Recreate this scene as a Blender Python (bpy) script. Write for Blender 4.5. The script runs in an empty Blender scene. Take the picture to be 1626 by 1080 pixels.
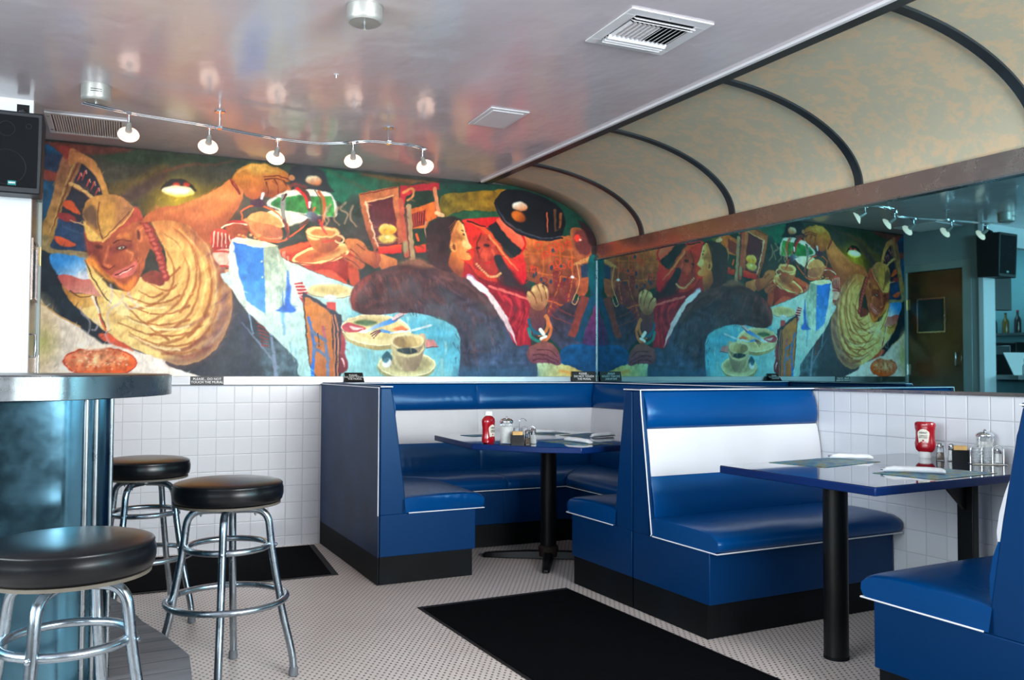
import bpy, bmesh, math, random
import numpy as np
from mathutils import Vector, Matrix, Euler
random.seed(7)
SC = bpy.context.scene
COL = SC.collection
PI = math.pi

# ------------------------------------------------------------------ camera
CF, CP, CR, CY = 1370.99, .034, .0043, .4222
CPOS = np.array([-3.3298, -5.8189, 1.1642])
_fw = np.array([math.sin(CY)*math.cos(CP), math.cos(CY)*math.cos(CP), math.sin(CP)])
_r0 = np.array([math.cos(CY), -math.sin(CY), 0.0]); _u0 = np.cross(_r0, _fw)
_r = _r0*math.cos(CR)+_u0*math.sin(CR); _u = -_r0*math.sin(CR)+_u0*math.cos(CR)
cd = bpy.data.cameras.new('camera'); cam = bpy.data.objects.new('camera', cd); COL.objects.link(cam)
cd.sensor_width = 36; cd.sensor_fit = 'HORIZONTAL'; cd.lens = CF/1626*36; cd.clip_start = .05; cd.clip_end = 60
m = Matrix.Identity(4)
for i in range(3):
    m[i][0] = _r[i]; m[i][1] = _u[i]; m[i][2] = -_fw[i]; m[i][3] = CPOS[i]
cam.matrix_world = m
SC.camera = cam

# ------------------------------------------------------------------ world, light, exposure
wd = bpy.data.worlds.new('world'); SC.world = wd; wd.use_nodes = True
bg = wd.node_tree.nodes['Background']; bg.inputs[0].default_value = (.72, .86, 1, 1); bg.inputs[1].default_value = 1.2
SC.view_settings.view_transform = 'Standard'; SC.view_settings.look = 'None'
SC.view_settings.exposure = 0.12; SC.view_settings.gamma = 1; SC.view_settings.use_curve_mapping = False
def area(name, loc, rot, sx, sy, power, color):
    l = bpy.data.lights.new(name, 'AREA'); l.shape = 'RECTANGLE'; l.size = sx; l.size_y = sy
    l.energy = power; l.color = color
    o = bpy.data.objects.new(name, l); COL.objects.link(o); o.location = loc; o.rotation_euler = rot
    return o
# daylight standing in the street windows behind the camera and in the left window
area('daylight_street_window', (-.83, -8.18, 1.80), (PI/2, 0, 0), 2.1, 1.5, 430, (.93, .97, 1))
area('daylight_street_window', (-5.35, -8.18, 1.80), (PI/2, 0, 0), 1.3, 1.5, 30, (.80, .92, 1))
area('daylight_side_window', (-6.18, -4.6, 1.75), (PI/2, 0, -PI/2), 3.2, 1.35, 165, (.84, .95, 1))
area('kitchen_fill_light', (-5.2, .4, 2.77), (0, 0, 0), 1.2, .5, 26, (.78, .94, 1))  # added fill without a fixture, brightens the kitchen in the mirror

# ------------------------------------------------------------------ helpers
EPS = .0558
def W(s, q, z=0.0):
    """point at distance s along the mirror wall from the corner and q in front of it"""
    return (math.sin(EPS)*s-math.cos(EPS)*q, -math.cos(EPS)*s-math.sin(EPS)*q, z)
def lin(c):
    c = np.asarray(c, float)/255.0
    return np.where(c <= .04045, c/12.92, ((c+.055)/1.055)**2.4)
def tag(o, label=None, cat=None, group=None, kind=None):
    if label: o['label'] = label
    if cat: o['category'] = cat
    if group: o['group'] = group
    if kind: o['kind'] = kind
    return o
def thing(name, label, cat, loc=(0, 0, 0), rz=0, group=None):
    o = bpy.data.objects.new(name, None); COL.objects.link(o)
    o.location = loc; o.rotation_euler = (0, 0, rz); o.empty_display_size = .1
    return tag(o, label, cat, group)
def origin(p):
    v = Vector((0, 0, 0))
    while p is not None:
        v += p.location; p = p.parent
    return v
def copy_tree(o, parent=None):
    c = o.copy(); COL.objects.link(c)
    if parent: c.parent = parent
    for ch in list(o.children): copy_tree(ch, c)
    return c

def catmull(pts, n=6, closed=False):
    P = [np.array(p, float) for p in pts]; N = len(P); out = []
    rng = range(N) if closed else range(N-1)
    for i in rng:
        p0 = P[(i-1) % N] if (closed or i > 0) else P[i]
        p1 = P[i]; p2 = P[(i+1) % N]
        p3 = P[(i+2) % N] if (closed or i+2 < N) else P[(i+1) % N]
        for k in range(n):
            t = k/n
            out.append(.5*((2*p1)+(-p0+p2)*t+(2*p0-5*p1+4*p2-p3)*t*t+(-p0+3*p1-3*p2+p3)*t**3))
    if not closed: out.append(P[-1])
    return out

LOCAL = [False]      # True while a builder works in its thing's own coordinates
class MB:
    def __init__(s): s.v = []; s.f = []
    def add(s, vs, fs):
        b = len(s.v); s.v += [tuple(map(float, p)) for p in vs]; s.f += [tuple(b+i for i in f) for f in fs]; return s
    def box(s, x0, x1, y0, y1, z0, z1):
        return s.add([(x0, y0, z0), (x1, y0, z0), (x1, y1, z0), (x0, y1, z0), (x0, y0, z1), (x1, y0, z1), (x1, y1, z1), (x0, y1, z1)],
                     [(0, 3, 2, 1), (4, 5, 6, 7), (0, 1, 5, 4), (1, 2, 6, 5), (2, 3, 7, 6), (3, 0, 4, 7)])
    def obox(s, c, ax, ay, az):
        """oriented box: centre and three half-axis vectors"""
        c, ax, ay, az = map(lambda a: np.array(a, float), (c, ax, ay, az)); vs = []
        for k in (-1, 1):
            for (i, j) in ((-1, -1), (1, -1), (1, 1), (-1, 1)): vs.append(c+ax*i+ay*j+az*k)
        return s.add(vs, [(0, 3, 2, 1), (4, 5, 6, 7), (0, 1, 5, 4), (1, 2, 6, 5), (2, 3, 7, 6), (3, 0, 4, 7)])
    def wbox(s, s0, s1, q0, q1, z0, z1):
        vs = [W(s0, q0, z0), W(s1, q0, z0), W(s1, q1, z0), W(s0, q1, z0), W(s0, q0, z1), W(s1, q0, z1), W(s1, q1, z1), W(s0, q1, z1)]
        return s.add(vs, [(0, 1, 2, 3), (4, 7, 6, 5), (0, 4, 5, 1), (1, 5, 6, 2), (2, 6, 7, 3), (3, 7, 4, 0)])
    def prism(s, poly, z0, z1):
        n = len(poly)
        vs = [(p[0], p[1], z0) for p in poly]+[(p[0], p[1], z1) for p in poly]
        fs = [tuple(range(n))[::-1], tuple(range(n, 2*n))]+[(i, (i+1) % n, n+(i+1) % n, n+i) for i in range(n)]
        return s.add(vs, fs)
    def slab(s, pts, vec):
        """polygon of 3D points given thickness along vec"""
        n = len(pts); v = np.array(vec, float)
        vs = [np.array(p, float) for p in pts]; vs += [p+v for p in vs]
        return s.add(vs, [tuple(range(n))[::-1], tuple(range(n, 2*n))]+[(i, (i+1) % n, n+(i+1) % n, n+i) for i in range(n)])
    def tube(s, pts, r, n=10, closed=False, radii=None):
        P = [np.array(p, float) for p in pts]; N = len(P); rings = []
        T = []
        for i in range(N):
            a = P[(i-1) % N] if (closed or i > 0) else P[i]; b = P[(i+1) % N] if (closed or i < N-1) else P[i]
            t = b-a; T.append(t/max(np.linalg.norm(t), 1e-9))
        up = np.array([0, 0, 1.0])
        if abs(T[0] @ up) > .95: up = np.array([1.0, 0, 0])
        x = np.cross(T[0], up); x /= np.linalg.norm(x)
        vs = []
        for i in range(N):
            x = x-(x @ T[i])*T[i]; x /= max(np.linalg.norm(x), 1e-9); y = np.cross(T[i], x)
            rr = radii[i] if radii else r
            for k in range(n):
                a = 2*PI*k/n; vs.append(P[i]+rr*(math.cos(a)*x+math.sin(a)*y))
        fs = []
        for i in range(N if closed else N-1):
            for k in range(n):
                j = (i+1) % N
                fs.append((i*n+k, i*n+(k+1) % n, j*n+(k+1) % n, j*n+k))
        if not closed: fs += [tuple(range(n))[::-1], tuple((N-1)*n+k for k in range(n))]
        return s.add(vs, fs)
    def lathe(s, prof, n=32, c=(0, 0, 0), sx=1, sy=1, power=1.0):
        vs = []; fs = []; N = len(prof)
        for (r, z) in prof:
            for k in range(n):
                a = 2*PI*k/n; ca, sa = math.cos(a), math.sin(a)
                if power != 1:
                    ca = math.copysign(abs(ca)**power, ca); sa = math.copysign(abs(sa)**power, sa)
                vs.append((c[0]+r*sx*ca, c[1]+r*sy*sa, c[2]+z))
        for i in range(N-1):
            for k in range(n): fs.append((i*n+k, i*n+(k+1) % n, (i+1)*n+(k+1) % n, (i+1)*n+k))
        fs += [tuple(range(n))[::-1], tuple((N-1)*n+k for k in range(n))]
        return s.add(vs, fs)
    def build(s, name, mat, parent=None, bevel=0, angle=38, flat=False, kind=None, label=None, segs=2):
        me = bpy.data.meshes.new(name); o = Vector((0, 0, 0)) if LOCAL[0] else origin(parent)
        me.from_pydata([(v[0]-o.x, v[1]-o.y, v[2]-o.z) for v in s.v], [], s.f)
        bm = bmesh.new(); bm.from_mesh(me); bmesh.ops.recalc_face_normals(bm, faces=bm.faces); bm.to_mesh(me); bm.free()
        ob = bpy.data.objects.new(name, me); COL.objects.link(ob)
        if parent: ob.parent = parent
        if mat: me.materials.append(mat)
        if not flat:
            me.shade_smooth(); me.set_sharp_from_angle(angle=math.radians(angle))
        if bevel:
            b = ob.modifiers.new('bevel', 'BEVEL'); b.width = bevel; b.segments = segs; b.limit_method = 'ANGLE'; b.angle_limit = math.radians(35)
        if kind: ob['kind'] = kind
        if label: ob['label'] = label
        return ob

# ------------------------------------------------------------------ materials
class NT:
    def __init__(s, name):
        s.m = bpy.data.materials.new(name); s.m.use_nodes = True; s.t = s.m.node_tree
        s.b = s.t.nodes['Principled BSDF']
    def n(s, typ, **kw):
        x = s.t.nodes.new(typ)
        for k, v in kw.items(): setattr(x, k, v)
        return x
    def l(s, a, b): s.t.links.new(a, b)
    def math(s, op, a, b=None, c=None):
        x = s.n('ShaderNodeMath', operation=op)
        for i, v in enumerate((a, b, c)):
            if v is None: continue
            if isinstance(v, (int, float)): x.inputs[i].default_value = v
            else: s.l(v, x.inputs[i])
        return x.outputs[0]
    def mix(s, f, a, b):
        x = s.n('ShaderNodeMix', data_type='RGBA')
        for i, v in ((0, f), (6, a), (7, b)):
            if isinstance(v, (int, float)): x.inputs[i].default_value = v
            elif isinstance(v, tuple): x.inputs[i].default_value = (*v[:3], 1)
            else: s.l(v, x.inputs[i])
        return x.outputs[2]
    def pos(s):
        g = s.n('ShaderNodeNewGeometry'); x = s.n('ShaderNodeSeparateXYZ'); s.l(g.outputs['Position'], x.inputs[0]); return x.outputs, g.outputs['Position']
    def objc(s):
        g = s.n('ShaderNodeTexCoord'); return g.outputs['Object']
    def noise(s, vec, scale, detail=3, rough=.55, scl=None):
        if scl:
            mp = s.n('ShaderNodeMapping'); mp.inputs['Scale'].default_value = scl; s.l(vec, mp.inputs[0]); vec = mp.outputs[0]
        x = s.n('ShaderNodeTexNoise'); x.inputs['Scale'].default_value = scale; x.inputs['Detail'].default_value = detail
        x.inputs['Roughness'].default_value = rough; s.l(vec, x.inputs['Vector']); return x.outputs[0]
    def ramp(s, f, stops):
        x = s.n('ShaderNodeValToRGB'); e = x.color_ramp.elements
        while len(e) < len(stops): e.new(.5)
        for i, (p, c) in enumerate(stops): e[i].position = p; e[i].color = (*c[:3], 1)
        s.l(f, x.inputs[0]); return x.outputs[0]
    def bump(s, h, strength=.3, dist=.01):
        x = s.n('ShaderNodeBump'); x.inputs['Strength'].default_value = strength; x.inputs['Distance'].default_value = dist
        s.l(h, x.inputs['Height']); s.l(x.outputs[0], s.b.inputs['Normal']); return x
    def set(s, **kw):
        names = dict(color='Base Color', rough='Roughness', metal='Metallic', spec='Specular IOR Level', trans='Transmission Weight',
                     ior='IOR', coat='Coat Weight', coatr='Coat Roughness', emit='Emission Color', estr='Emission Strength', alpha='Alpha', aniso='Anisotropic')
        for k, v in kw.items():
            i = s.b.inputs[names[k]]
            if isinstance(v, bpy.types.NodeSocket): s.l(v, i)
            elif isinstance(v, tuple): i.default_value = (*v[:3], 1)
            else: i.default_value = v
        return s
def C(r, g, b): return tuple(float(x) for x in lin((r, g, b)))
def simple(name, col, rough=.5, metal=0, nscale=0, namt=.08, **kw):
    t = NT(name); t.set(rough=rough, metal=metal, **kw)
    if nscale:
        f = t.noise(t.objc(), nscale, 4)
        lo = tuple(c*(1-namt*2) for c in col); hi = tuple(min(1, c*(1+namt)) for c in col)
        t.set(color=t.ramp(f, [(.3, lo), (.7, hi)]))
    else: t.set(color=col)
    return t.m

def leather(name, col, rough=.3, wrinkle=.45, var=.12):
    t = NT(name); v = t.objc()
    f = t.noise(v, 1.6, 2)
    t.set(color=t.ramp(f, [(.3, tuple(c*(1-var) for c in col)), (.7, tuple(c*(1+var) for c in col))]), rough=rough, spec=.32)
    t.b.inputs['Specular Tint'].default_value = (.55, .82, 1, 1) if col[2] > 4*col[0] else (1, 1, 1, 1)
    fine = t.noise(v, 170, 2)
    if wrinkle:
        h = t.math('ADD', t.noise(v, 4.0, 1, .4, scl=(1, 1, 2.2)), t.math('MULTIPLY', fine, .02))
        cr = t.n('ShaderNodeTexWave', wave_type='BANDS'); cr.inputs['Scale'].default_value = 5.5; cr.inputs['Distortion'].default_value = 7; cr.inputs['Detail'].default_value = 1; t.l(v, cr.inputs[0])
        mk = t.ramp(t.noise(v, 2.3, 1), [(.50, (0, 0, 0)), (.66, (1, 1, 1))])
        h = t.math('ADD', h, t.math('MULTIPLY', t.math('MULTIPLY', cr.outputs[0], mk), .16))
        t.bump(h, wrinkle, .012)
    else: t.bump(fine, .06, .002)
    return t.m
M = {}
M['blue'] = leather('blue_vinyl', C(0, 66, 126), .28)
M['blue_flat_shaded'] = leather('blue_vinyl_taut_shaded', C(0, 48, 96), .38, 0, .06)  # same vinyl, smooth and darker: shade on the booth bodies put into the colour
M['white'] = leather('white_vinyl', C(218, 220, 225), .38)
M['black_vinyl'] = leather('black_vinyl', C(14, 16, 19), .30, .12)
M['laminate_slate'] = simple('slate_blue_laminate', C(30, 58, 98), .5, 0, 3, .2, spec=.3)
M['toe'] = simple('black_rubber_toe', C(8, 14, 19), .65, 0, 5, .35, spec=.2)
M['piping'] = simple('white_piping', C(238, 240, 245), .35, 0, 6, .03)
M['black'] = simple('black_enamel', C(13, 16, 18), .38, 0, 8, .2, spec=.3)
M['black_matte'] = simple('black_matte', C(9, 14, 19), .75, 0, 8, .2, spec=.2)
M['chrome'] = simple('chrome', (.78, .82, .86), .16, 1, 9, .08)
def stoolmetal():
    t = NT('worn_chrome'); v = t.objc(); f = t.noise(v, 18, 4)
    t.set(color=t.ramp(f, [(.3, (.32, .38, .43)), (.7, (.44, .52, .58))]), metal=1, rough=t.ramp(t.noise(v, 12, 2), [(.3, (.20,)*3), (.75, (.32,)*3)]))
    return t.m
M['stool'] = stoolmetal()
def steel(name, col, rough, sc, amt=.2):
    t = NT(name); v = t.objc(); f = t.noise(v, 2.0, 5, .6, scl=sc); g = t.noise(v, 9, 5, .7)
    t.set(color=t.ramp(t.math('ADD', t.math('MULTIPLY', f, .5), t.math('MULTIPLY', g, .5)), [(.3, tuple(c*(1-amt) for c in col)), (.7, col)]), metal=1, rough=t.ramp(g, [(.25, (rough*.7,)*3), (.8, (rough*1.3,)*3)]))
    t.bump(t.noise(v, 3.0, 2), .25, .01)
    return t.m
M['steel'] = steel('brushed_steel', (.27, .275, .28), .36, (.6, 1, 60))
M['steel_warm'] = steel('brushed_steel_band', (.56, .50, .47), .26, (.6, .6, 40))
M['steel_bar'] = steel('scuffed_steel_sheet', (.10, .23, .31), .20, (2, 2, 2), .4)
M['steel_bright'] = steel('bright_steel_edge', (.36, .40, .42), .30, (.5, .5, 30), .1)

def ceiling_mat():
    t = NT('glossy_ceiling_paint'); o, p = t.pos()
    f = t.noise(p, 1.4, 4)
    t.set(color=t.ramp(f, [(.3, C(208, 198, 204)), (.7, C(216, 207, 213))]), rough=.2, spec=.75, coat=.35, coatr=.1)
    h = t.math('ADD', t.noise(p, 3.2, 3, .6, scl=(1, .6, 1)), t.math('MULTIPLY', t.noise(p, 22, 3), .08))
    t.bump(h, .5, .02); return t.m
M['ceiling'] = ceiling_mat()
def tile_mat(name, u_axis, phase_u, zt, size, shear=0.0, col=(222, 226, 232), left=None):
    t = NT(name); o, p = t.pos()
    if u_axis == 'x': u = o[0]
    else: u = t.math('ADD', t.math('MULTIPLY', o[0], math.sin(EPS)), t.math('MULTIPLY', o[1], -math.cos(EPS)))
    du = t.math('ABSOLUTE', t.math('SUBTRACT', t.math('FRACT', t.math('ADD', t.math('DIVIDE', t.math('SUBTRACT', u, phase_u), size), 100.5)), .5))
    dv = t.math('ABSOLUTE', t.math('SUBTRACT', t.math('FRACT', t.math('ADD', t.math('DIVIDE', t.math('SUBTRACT', o[2], zt), size), 100.5)), .5))
    d = t.math('MINIMUM', du, dv)      # 0 on the joints
    # id noise so that tiles differ a little
    iu = t.math('FLOOR', t.math('DIVIDE', t.math('SUBTRACT', u, phase_u), size)); iv = t.math('FLOOR', t.math('DIVIDE', t.math('SUBTRACT', o[2], zt), size))
    cx = t.n('ShaderNodeCombineXYZ'); t.l(iu, cx.inputs[0]); t.l(iv, cx.inputs[1])
    wn = t.n('ShaderNodeTexWhiteNoise'); t.l(cx.outputs[0], wn.inputs[0])
    base = t.mix(wn.outputs[0], C(*[c-7 for c in col]), C(*col))
    mr = t.n('ShaderNodeMapRange'); mr.inputs[1].default_value = .005; mr.inputs[2].default_value = .014; t.l(d, mr.inputs[0])
    t.set(color=t.mix(mr.outputs[0], C(176, 178, 186), base), rough=t.ramp(mr.outputs[0], [(0, (.6,)*3), (1, (.13,)*3)]), spec=.5)
    mr2 = t.n('ShaderNodeMapRange', interpolation_type='SMOOTHSTEP'); mr2.inputs[1].default_value = 0; mr2.inputs[2].default_value = .05; t.l(d, mr2.inputs[0])
    h = t.math('ADD', mr2.outputs[0], t.math('MULTIPLY', t.noise(p, 9, 2), .5))
    t.bump(h, .6, .0025); return t.m
T = .1095
M['tile_back'] = tile_mat('white_wall_tile_back', 'x', -2.1279, 1.0482, T)
M['tile_right'] = tile_mat('white_wall_tile_right', 's', 2.3162, 1.0555, T)
def floor_mat():
    t = NT('hex_mosaic_floor'); o, p = t.pos()
    a = .0265; b = .023
    # rotate the lattice a little, rows run along the room
    v = t.math('DIVIDE', o[1], b); row = t.math('FLOOR', v)
    sh = t.math('MULTIPLY', t.math('FRACT', t.math('MULTIPLY', row, .5)), 1.0)
    u = t.math('ADD', t.math('DIVIDE', o[0], a), sh)
    fu = t.math('MULTIPLY', t.math('SUBTRACT', t.math('FRACT', u), .5), a); fv = t.math('MULTIPLY', t.math('SUBTRACT', t.math('FRACT', v), .5), b)
    d = t.math('SQRT', t.math('ADD', t.math('MULTIPLY', fu, fu), t.math('MULTIPLY', t.math('MULTIPLY', fv, fv), 1.0)))
    mr = t.n('ShaderNodeMapRange'); mr.inputs[1].default_value = .0042; mr.inputs[2].default_value = .0056; t.l(d, mr.inputs[0])
    # pale joint between hexes
    j = t.math('ABSOLUTE', fv); mj = t.n('ShaderNodeMapRange'); mj.inputs[1].default_value = .0098; mj.inputs[2].default_value = .0115; t.l(j, mj.inputs[0])
    big = t.noise(p, 1.1, 4)
    base = t.ramp(big, [(.3, C(212, 200, 192)), (.7, C(232, 222, 214))])
    base = t.mix(mj.outputs[0], base, C(184, 172, 166))
    t.set(color=t.mix(mr.outputs[0], C(50, 42, 42), base), rough=t.ramp(big, [(.3, (.42,)*3), (.7, (.3,)*3)]), spec=.4)
    t.bump(t.math('SUBTRACT', mr.outputs[0], mj.outputs[0]), .3, .0015); return t.m
M['floor'] = floor_mat()
def vault_mat():
    t = NT('mottled_gilt_wallpaper'); o, p = t.pos()
    n1 = t.noise(p, 9, 5, .65); n2 = t.noise(p, 3.2, 3); n3 = t.noise(p, 26, 3, .6)
    f = t.math('ADD', t.math('MULTIPLY', n1, .6), t.math('MULTIPLY', n3, .4))
    blot = t.ramp(f, [(.44, (0, 0, 0)), (.54, (1, 1, 1))])
    a = t.mix(n2, C(196, 174, 146), C(206, 186, 154)); b = t.mix(n2, C(174, 176, 158), C(186, 178, 154))
    t.set(color=t.mix(blot, a, b), rough=.5, spec=.35)
    t.bump(n3, .15, .004); return t.m
M['vault'] = vault_mat()
M['rib'] = simple('dark_bronze_rib', C(40, 50, 56), .38, .2, 4, .25)
M['plaster_white'] = simple('white_painted_wall', C(226, 232, 236), .5, 0, 2, .03)
M['plaster_grey'] = simple('grey_green_painted_wall', C(150, 162, 164), .5, 0, 2, .05)
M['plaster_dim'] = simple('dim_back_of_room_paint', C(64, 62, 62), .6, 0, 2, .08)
M['door'] = simple('brushed_bronze_door', C(120, 100, 80), .24, .75, 2.5, .25)
M['white_metal'] = simple('white_enamel_metal', C(222, 222, 226), .38, 0, 6, .03)
M['grey_metal'] = simple('grey_metal', C(120, 112, 112), .45, .3, 6, .1)
M['canopy'] = simple('satin_nickel_canopy', (.50, .50, .47), .45, .6, 6, .06)
def mirror_mat():
    t = NT('tinted_mirror_glass'); v = t.objc(); f = t.noise(v, 1.5, 3)
    t.set(color=t.ramp(f, [(.2, (.15, .37, .43)), (.8, (.19, .43, .48))]), metal=1, rough=.015); return t.m
M['mirror'] = mirror_mat()
M['mat'] = simple('black_floor_mat', C(3, 4, 8), .97, 0, 60, .35, spec=.08)
M['mat_edge'] = simple('black_rubber_edge', C(22, 22, 25), .6, 0, 30, .2)
M['table'] = simple('dark_blue_gloss_laminate', C(24, 34, 62), .07, 0, 4, .08, coat=.6, coatr=.03, spec=.8)
M['table_edge'] = simple('blue_table_edge', C(0, 36, 92), .36, 0, 4, .08, spec=.3)
M['glass'] = simple('clear_glass', (.93, .97, .97), .03, 0, 5, .01, trans=1.0, ior=1.3)
M['sugar'] = simple('white_sugar', C(240, 240, 238), .8, 0, 90, .04)
M['salt'] = simple('white_salt', C(238, 240, 240), .8, 0, 90, .04)
M['pepper'] = simple('ground_pepper', C(120, 104, 92), .85, 0, 200, .35)
M['ketchup'] = simple('ketchup_red_plastic', C(156, 6, 26), .22, 0, 5, .08, coat=.4)
M['cap_white'] = simple('white_plastic_cap', C(238, 240, 240), .35, 0, 5, .02)
M['label'] = simple('cream_bottle_label', C(226, 222, 208), .45, 0, 20, .05)
M['ink'] = simple('dark_green_ink', C(30, 50, 44), .6, 0, 20, .05)
M['ink_red'] = simple('red_ink', C(180, 20, 24), .6, 0, 20, .05)
M['packet'] = simple('tan_sugar_packet', C(206, 164, 100), .7, 0, 20, .12)
M['packet_w'] = simple('white_sugar_packet', C(236, 232, 222), .6, 0, 20, .08)
M['jelly'] = simple('silver_foil_jelly_cup', C(206, 212, 216), .3, .3, 20, .1)
M['napkin'] = simple('white_paper_napkin', C(240, 242, 246), .7, 0, 25, .05)
M['sign'] = simple('black_sign_plate', C(10, 12, 12), .4, 0, 10, .1)
M['sign_text'] = simple('white_sign_lettering', C(240, 240, 240), .5, 0, 10, .02)
M['badge'] = simple('teal_speaker_badge', C(0, 130, 130), .4, 0, 10, .1)
def placemat_mat(name, seed):
    t = NT(name); v = t.objc(); n1 = t.noise(v, 22+seed, 4, .6)
    t.set(color=t.ramp(n1, [(.34, C(24, 60, 110)), (.45, C(30, 116, 160)), (.52, C(60, 140, 150)), (.57, C(150, 150, 70)), (.62, C(120, 90, 60)), (.70, C(40, 50, 60))]), rough=.35)
    return t.m
M['placemat'] = placemat_mat('printed_placemat', 0)
def deck_mat():
    t = NT('grey_step_boards'); o, p = t.pos()
    yy = t.math('ADD', t.math('DIVIDE', t.math('ADD', o[1], t.math('MULTIPLY', o[0], -.10)), .115), 50)
    d = t.math('ABSOLUTE', t.math('SUBTRACT', t.math('FRACT', yy), .5))
    mr = t.n('ShaderNodeMapRange'); mr.inputs[1].default_value = .010; mr.inputs[2].default_value = .022; t.l(d, mr.inputs[0])
    f = t.noise(p, 6, 4, .6, scl=(.5, 3, 1))
    t.set(color=t.mix(mr.outputs[0], C(30, 32, 36), t.ramp(f, [(.3, C(88, 92, 98)), (.7, C(118, 120, 124))])), rough=.55)
    t.bump(mr.outputs[0], .5, .004); return t.m
M['deck'] = deck_mat()
def emis(name, col, strength):
    t = NT(name); t.set(color=tuple(col), emit=tuple(col), estr=strength, rough=.4); return t.m
M['bulb'] = emis('glowing_lamp_glass', (1, .80, .62), 3.2)
M['bulb_shade'] = emis('frosted_pink_lamp_shade', (1, .64, .48), 1.3)

# ------------------------------------------------------------------ text
def text_mesh(name, body, size, mat, parent, loc, rot, align='CENTER', extrude=.0004, sx=1.0):
    cu = bpy.data.curves.new(name, 'FONT'); cu.body = body; cu.size = size; cu.align_x = align; cu.align_y = 'CENTER'; cu.extrude = extrude
    cu.space_line = .95; cu.resolution_u = 2
    tmp = bpy.data.objects.new(name, cu); COL.objects.link(tmp)
    bpy.context.view_layer.update()
    me = bpy.data.meshes.new_from_object(tmp); bpy.data.objects.remove(tmp)
    o = bpy.data.objects.new(name, me); COL.objects.link(o); me.materials.clear(); me.materials.append(mat)
    if parent: o.parent = parent
    o.location = loc; o.rotation_euler = rot; o.scale = (sx, 1, 1)
    return o

# ================================================================== ROOM
HC = 2.529; QV = .99; ZV = 2.12; ZM = 2.01
def struct(mb, name, mat, **kw): return mb.build(name, mat, kind='structure', **kw)
SN = 8.4
struct(MB().box(-7, 2.2, -9, 2.4, -.05, 0), 'floor', M['floor'])
fa = W(-.05, QV); fb = W(SN, QV)
struct(MB().prism([(-3.79, 0.02), (fa[0], fa[1]), (fb[0], fb[1]), (-6.4, -8.35), (-6.4, -.775), (-3.79, -.775)], HC, HC+.06), 'ceiling', M['ceiling'])
# back wall: tiled dado below, painted plaster above (the mural panel hangs on it)
struct(MB().box(-4.0, .3, 0, .12, 0, 1.053), 'wall_back', M['tile_back'])
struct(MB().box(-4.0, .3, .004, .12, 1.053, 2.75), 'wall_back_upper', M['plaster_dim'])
wr = MB(); wr.slab([W(0, 0, 0), W(SN, 0, 0), W(SN, 0, 1.0555), W(0, 0, 1.0555)], np.array(W(0, -.12)))
struct(wr, 'wall_right', M['tile_right'])
wr = MB(); wr.slab([W(0, -.006, 1.0555), W(SN, -.006, 1.0555), W(SN, -.006, 2.7), W(0, -.006, 2.7)], np.array(W(0, -.114)))
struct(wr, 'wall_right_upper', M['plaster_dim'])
# left wall with the door, pilaster and kitchen pass
lw = MB()
lw.box(-3.90, -3.79, -.775, -.70, 0, 2.529); lw.box(-3.90, -3.79, -.70, 0, 2.20, 2.529)
struct(lw, 'wall_left', M['plaster_grey'])
struct(MB().box(-3.96, -3.775, -.82, -.776, 0, 2.529), 'wall_pilaster', M['plaster_white'])
kw_ = MB(); kw_.box(-6.4, -3.96, -.82, -.745, 0, 1.09)
struct(kw_, 'wall_pass', simple('dark_teal_panel', C(50, 84, 92), .45, 0, 3, .2))
struct(MB().box(-6.4, -3.96, -.82, -.745, 2.34, 2.85), 'wall_pass_header', M['plaster_white'])
struct(MB().box(-6.45, -3.90, 1.5, 1.6, 0, 2.85), 'wall_kitchen_back', M['plaster_white'])
struct(MB().box(-6.39, -6.36, -.745, 1.5, 0, 2.84), 'wall_kitchen_far', simple('pale_teal_kitchen_wall', C(150, 190, 196), .5, 0, 2, .06))
struct(MB().box(-3.96, -3.90, -.745, 1.5, 0, 2.85), 'wall_kitchen_side', M['plaster_grey'])
struct(MB().box(-6.45, -3.9, -.745, 1.6, 2.8, 2.85), 'ceiling_kitchen', M['plaster_white'])
# left side of the room with a wide window
lw = MB(); lw.box(-6.5, -6.4, -8.4, -6.3, 0, 2.6); lw.box(-6.5, -6.4, -2.9, 1.6, 0, 2.85); lw.box(-6.5, -6.4, -6.3, -2.9, 0, 1.05); lw.box(-6.5, -6.4, -6.3, -2.9, 2.45, 2.6)
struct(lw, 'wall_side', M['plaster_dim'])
fr = MB()
for y in (-6.3, -4.62, -2.95): fr.box(-6.46, -6.40, y, y+.05, 1.05, 2.45)
fr.box(-6.46, -6.40, -6.3, -2.9, 1.05, 1.10); fr.box(-6.46, -6.40, -6.3, -2.9, 2.40, 2.45)
struct(fr, 'window_1', M['grey_metal'])
# street front behind the camera
fw_ = MB()
for (x0, x1, z0, z1) in ((-6.5, -6.05, 0, 2.6), (-4.65, -1.95, 0, 2.6), (.25, 1.2, 0, 2.75), (-6.05, -4.65, 0, 1.0), (-6.05, -4.65, 2.6, 2.62), (-1.95, .25, 0, 1.0), (-1.95, .25, 2.57, 2.62)): fw_.box(x0, x1, -8.45, -8.3, z0, z1)
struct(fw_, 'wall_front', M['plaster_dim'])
for wn, xs in (('window_2', (-1.95, -.87, .20)), ('window_3', (-6.05, -4.70))):
    fr = MB()
    for x in xs: fr.box(x, x+.05, -8.36, -8.28, 1.0, 2.57)
    fr.box(xs[0], xs[-1]+.05, -8.36, -8.28, 1.0, 1.05); fr.box(xs[0], xs[-1]+.05, -8.36, -8.28, 2.52, 2.57)
    struct(fr, wn, M['grey_metal'])

struct(MB().box(-6.0, .2, -6.75, -6.65, 0, 1.15), 'wall_light_blocker', simple('dark_brown_light_blocker', C(34, 26, 22), .5, 0, 4, .2))  # unseen low wall added behind the camera to shade the booth bases
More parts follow.
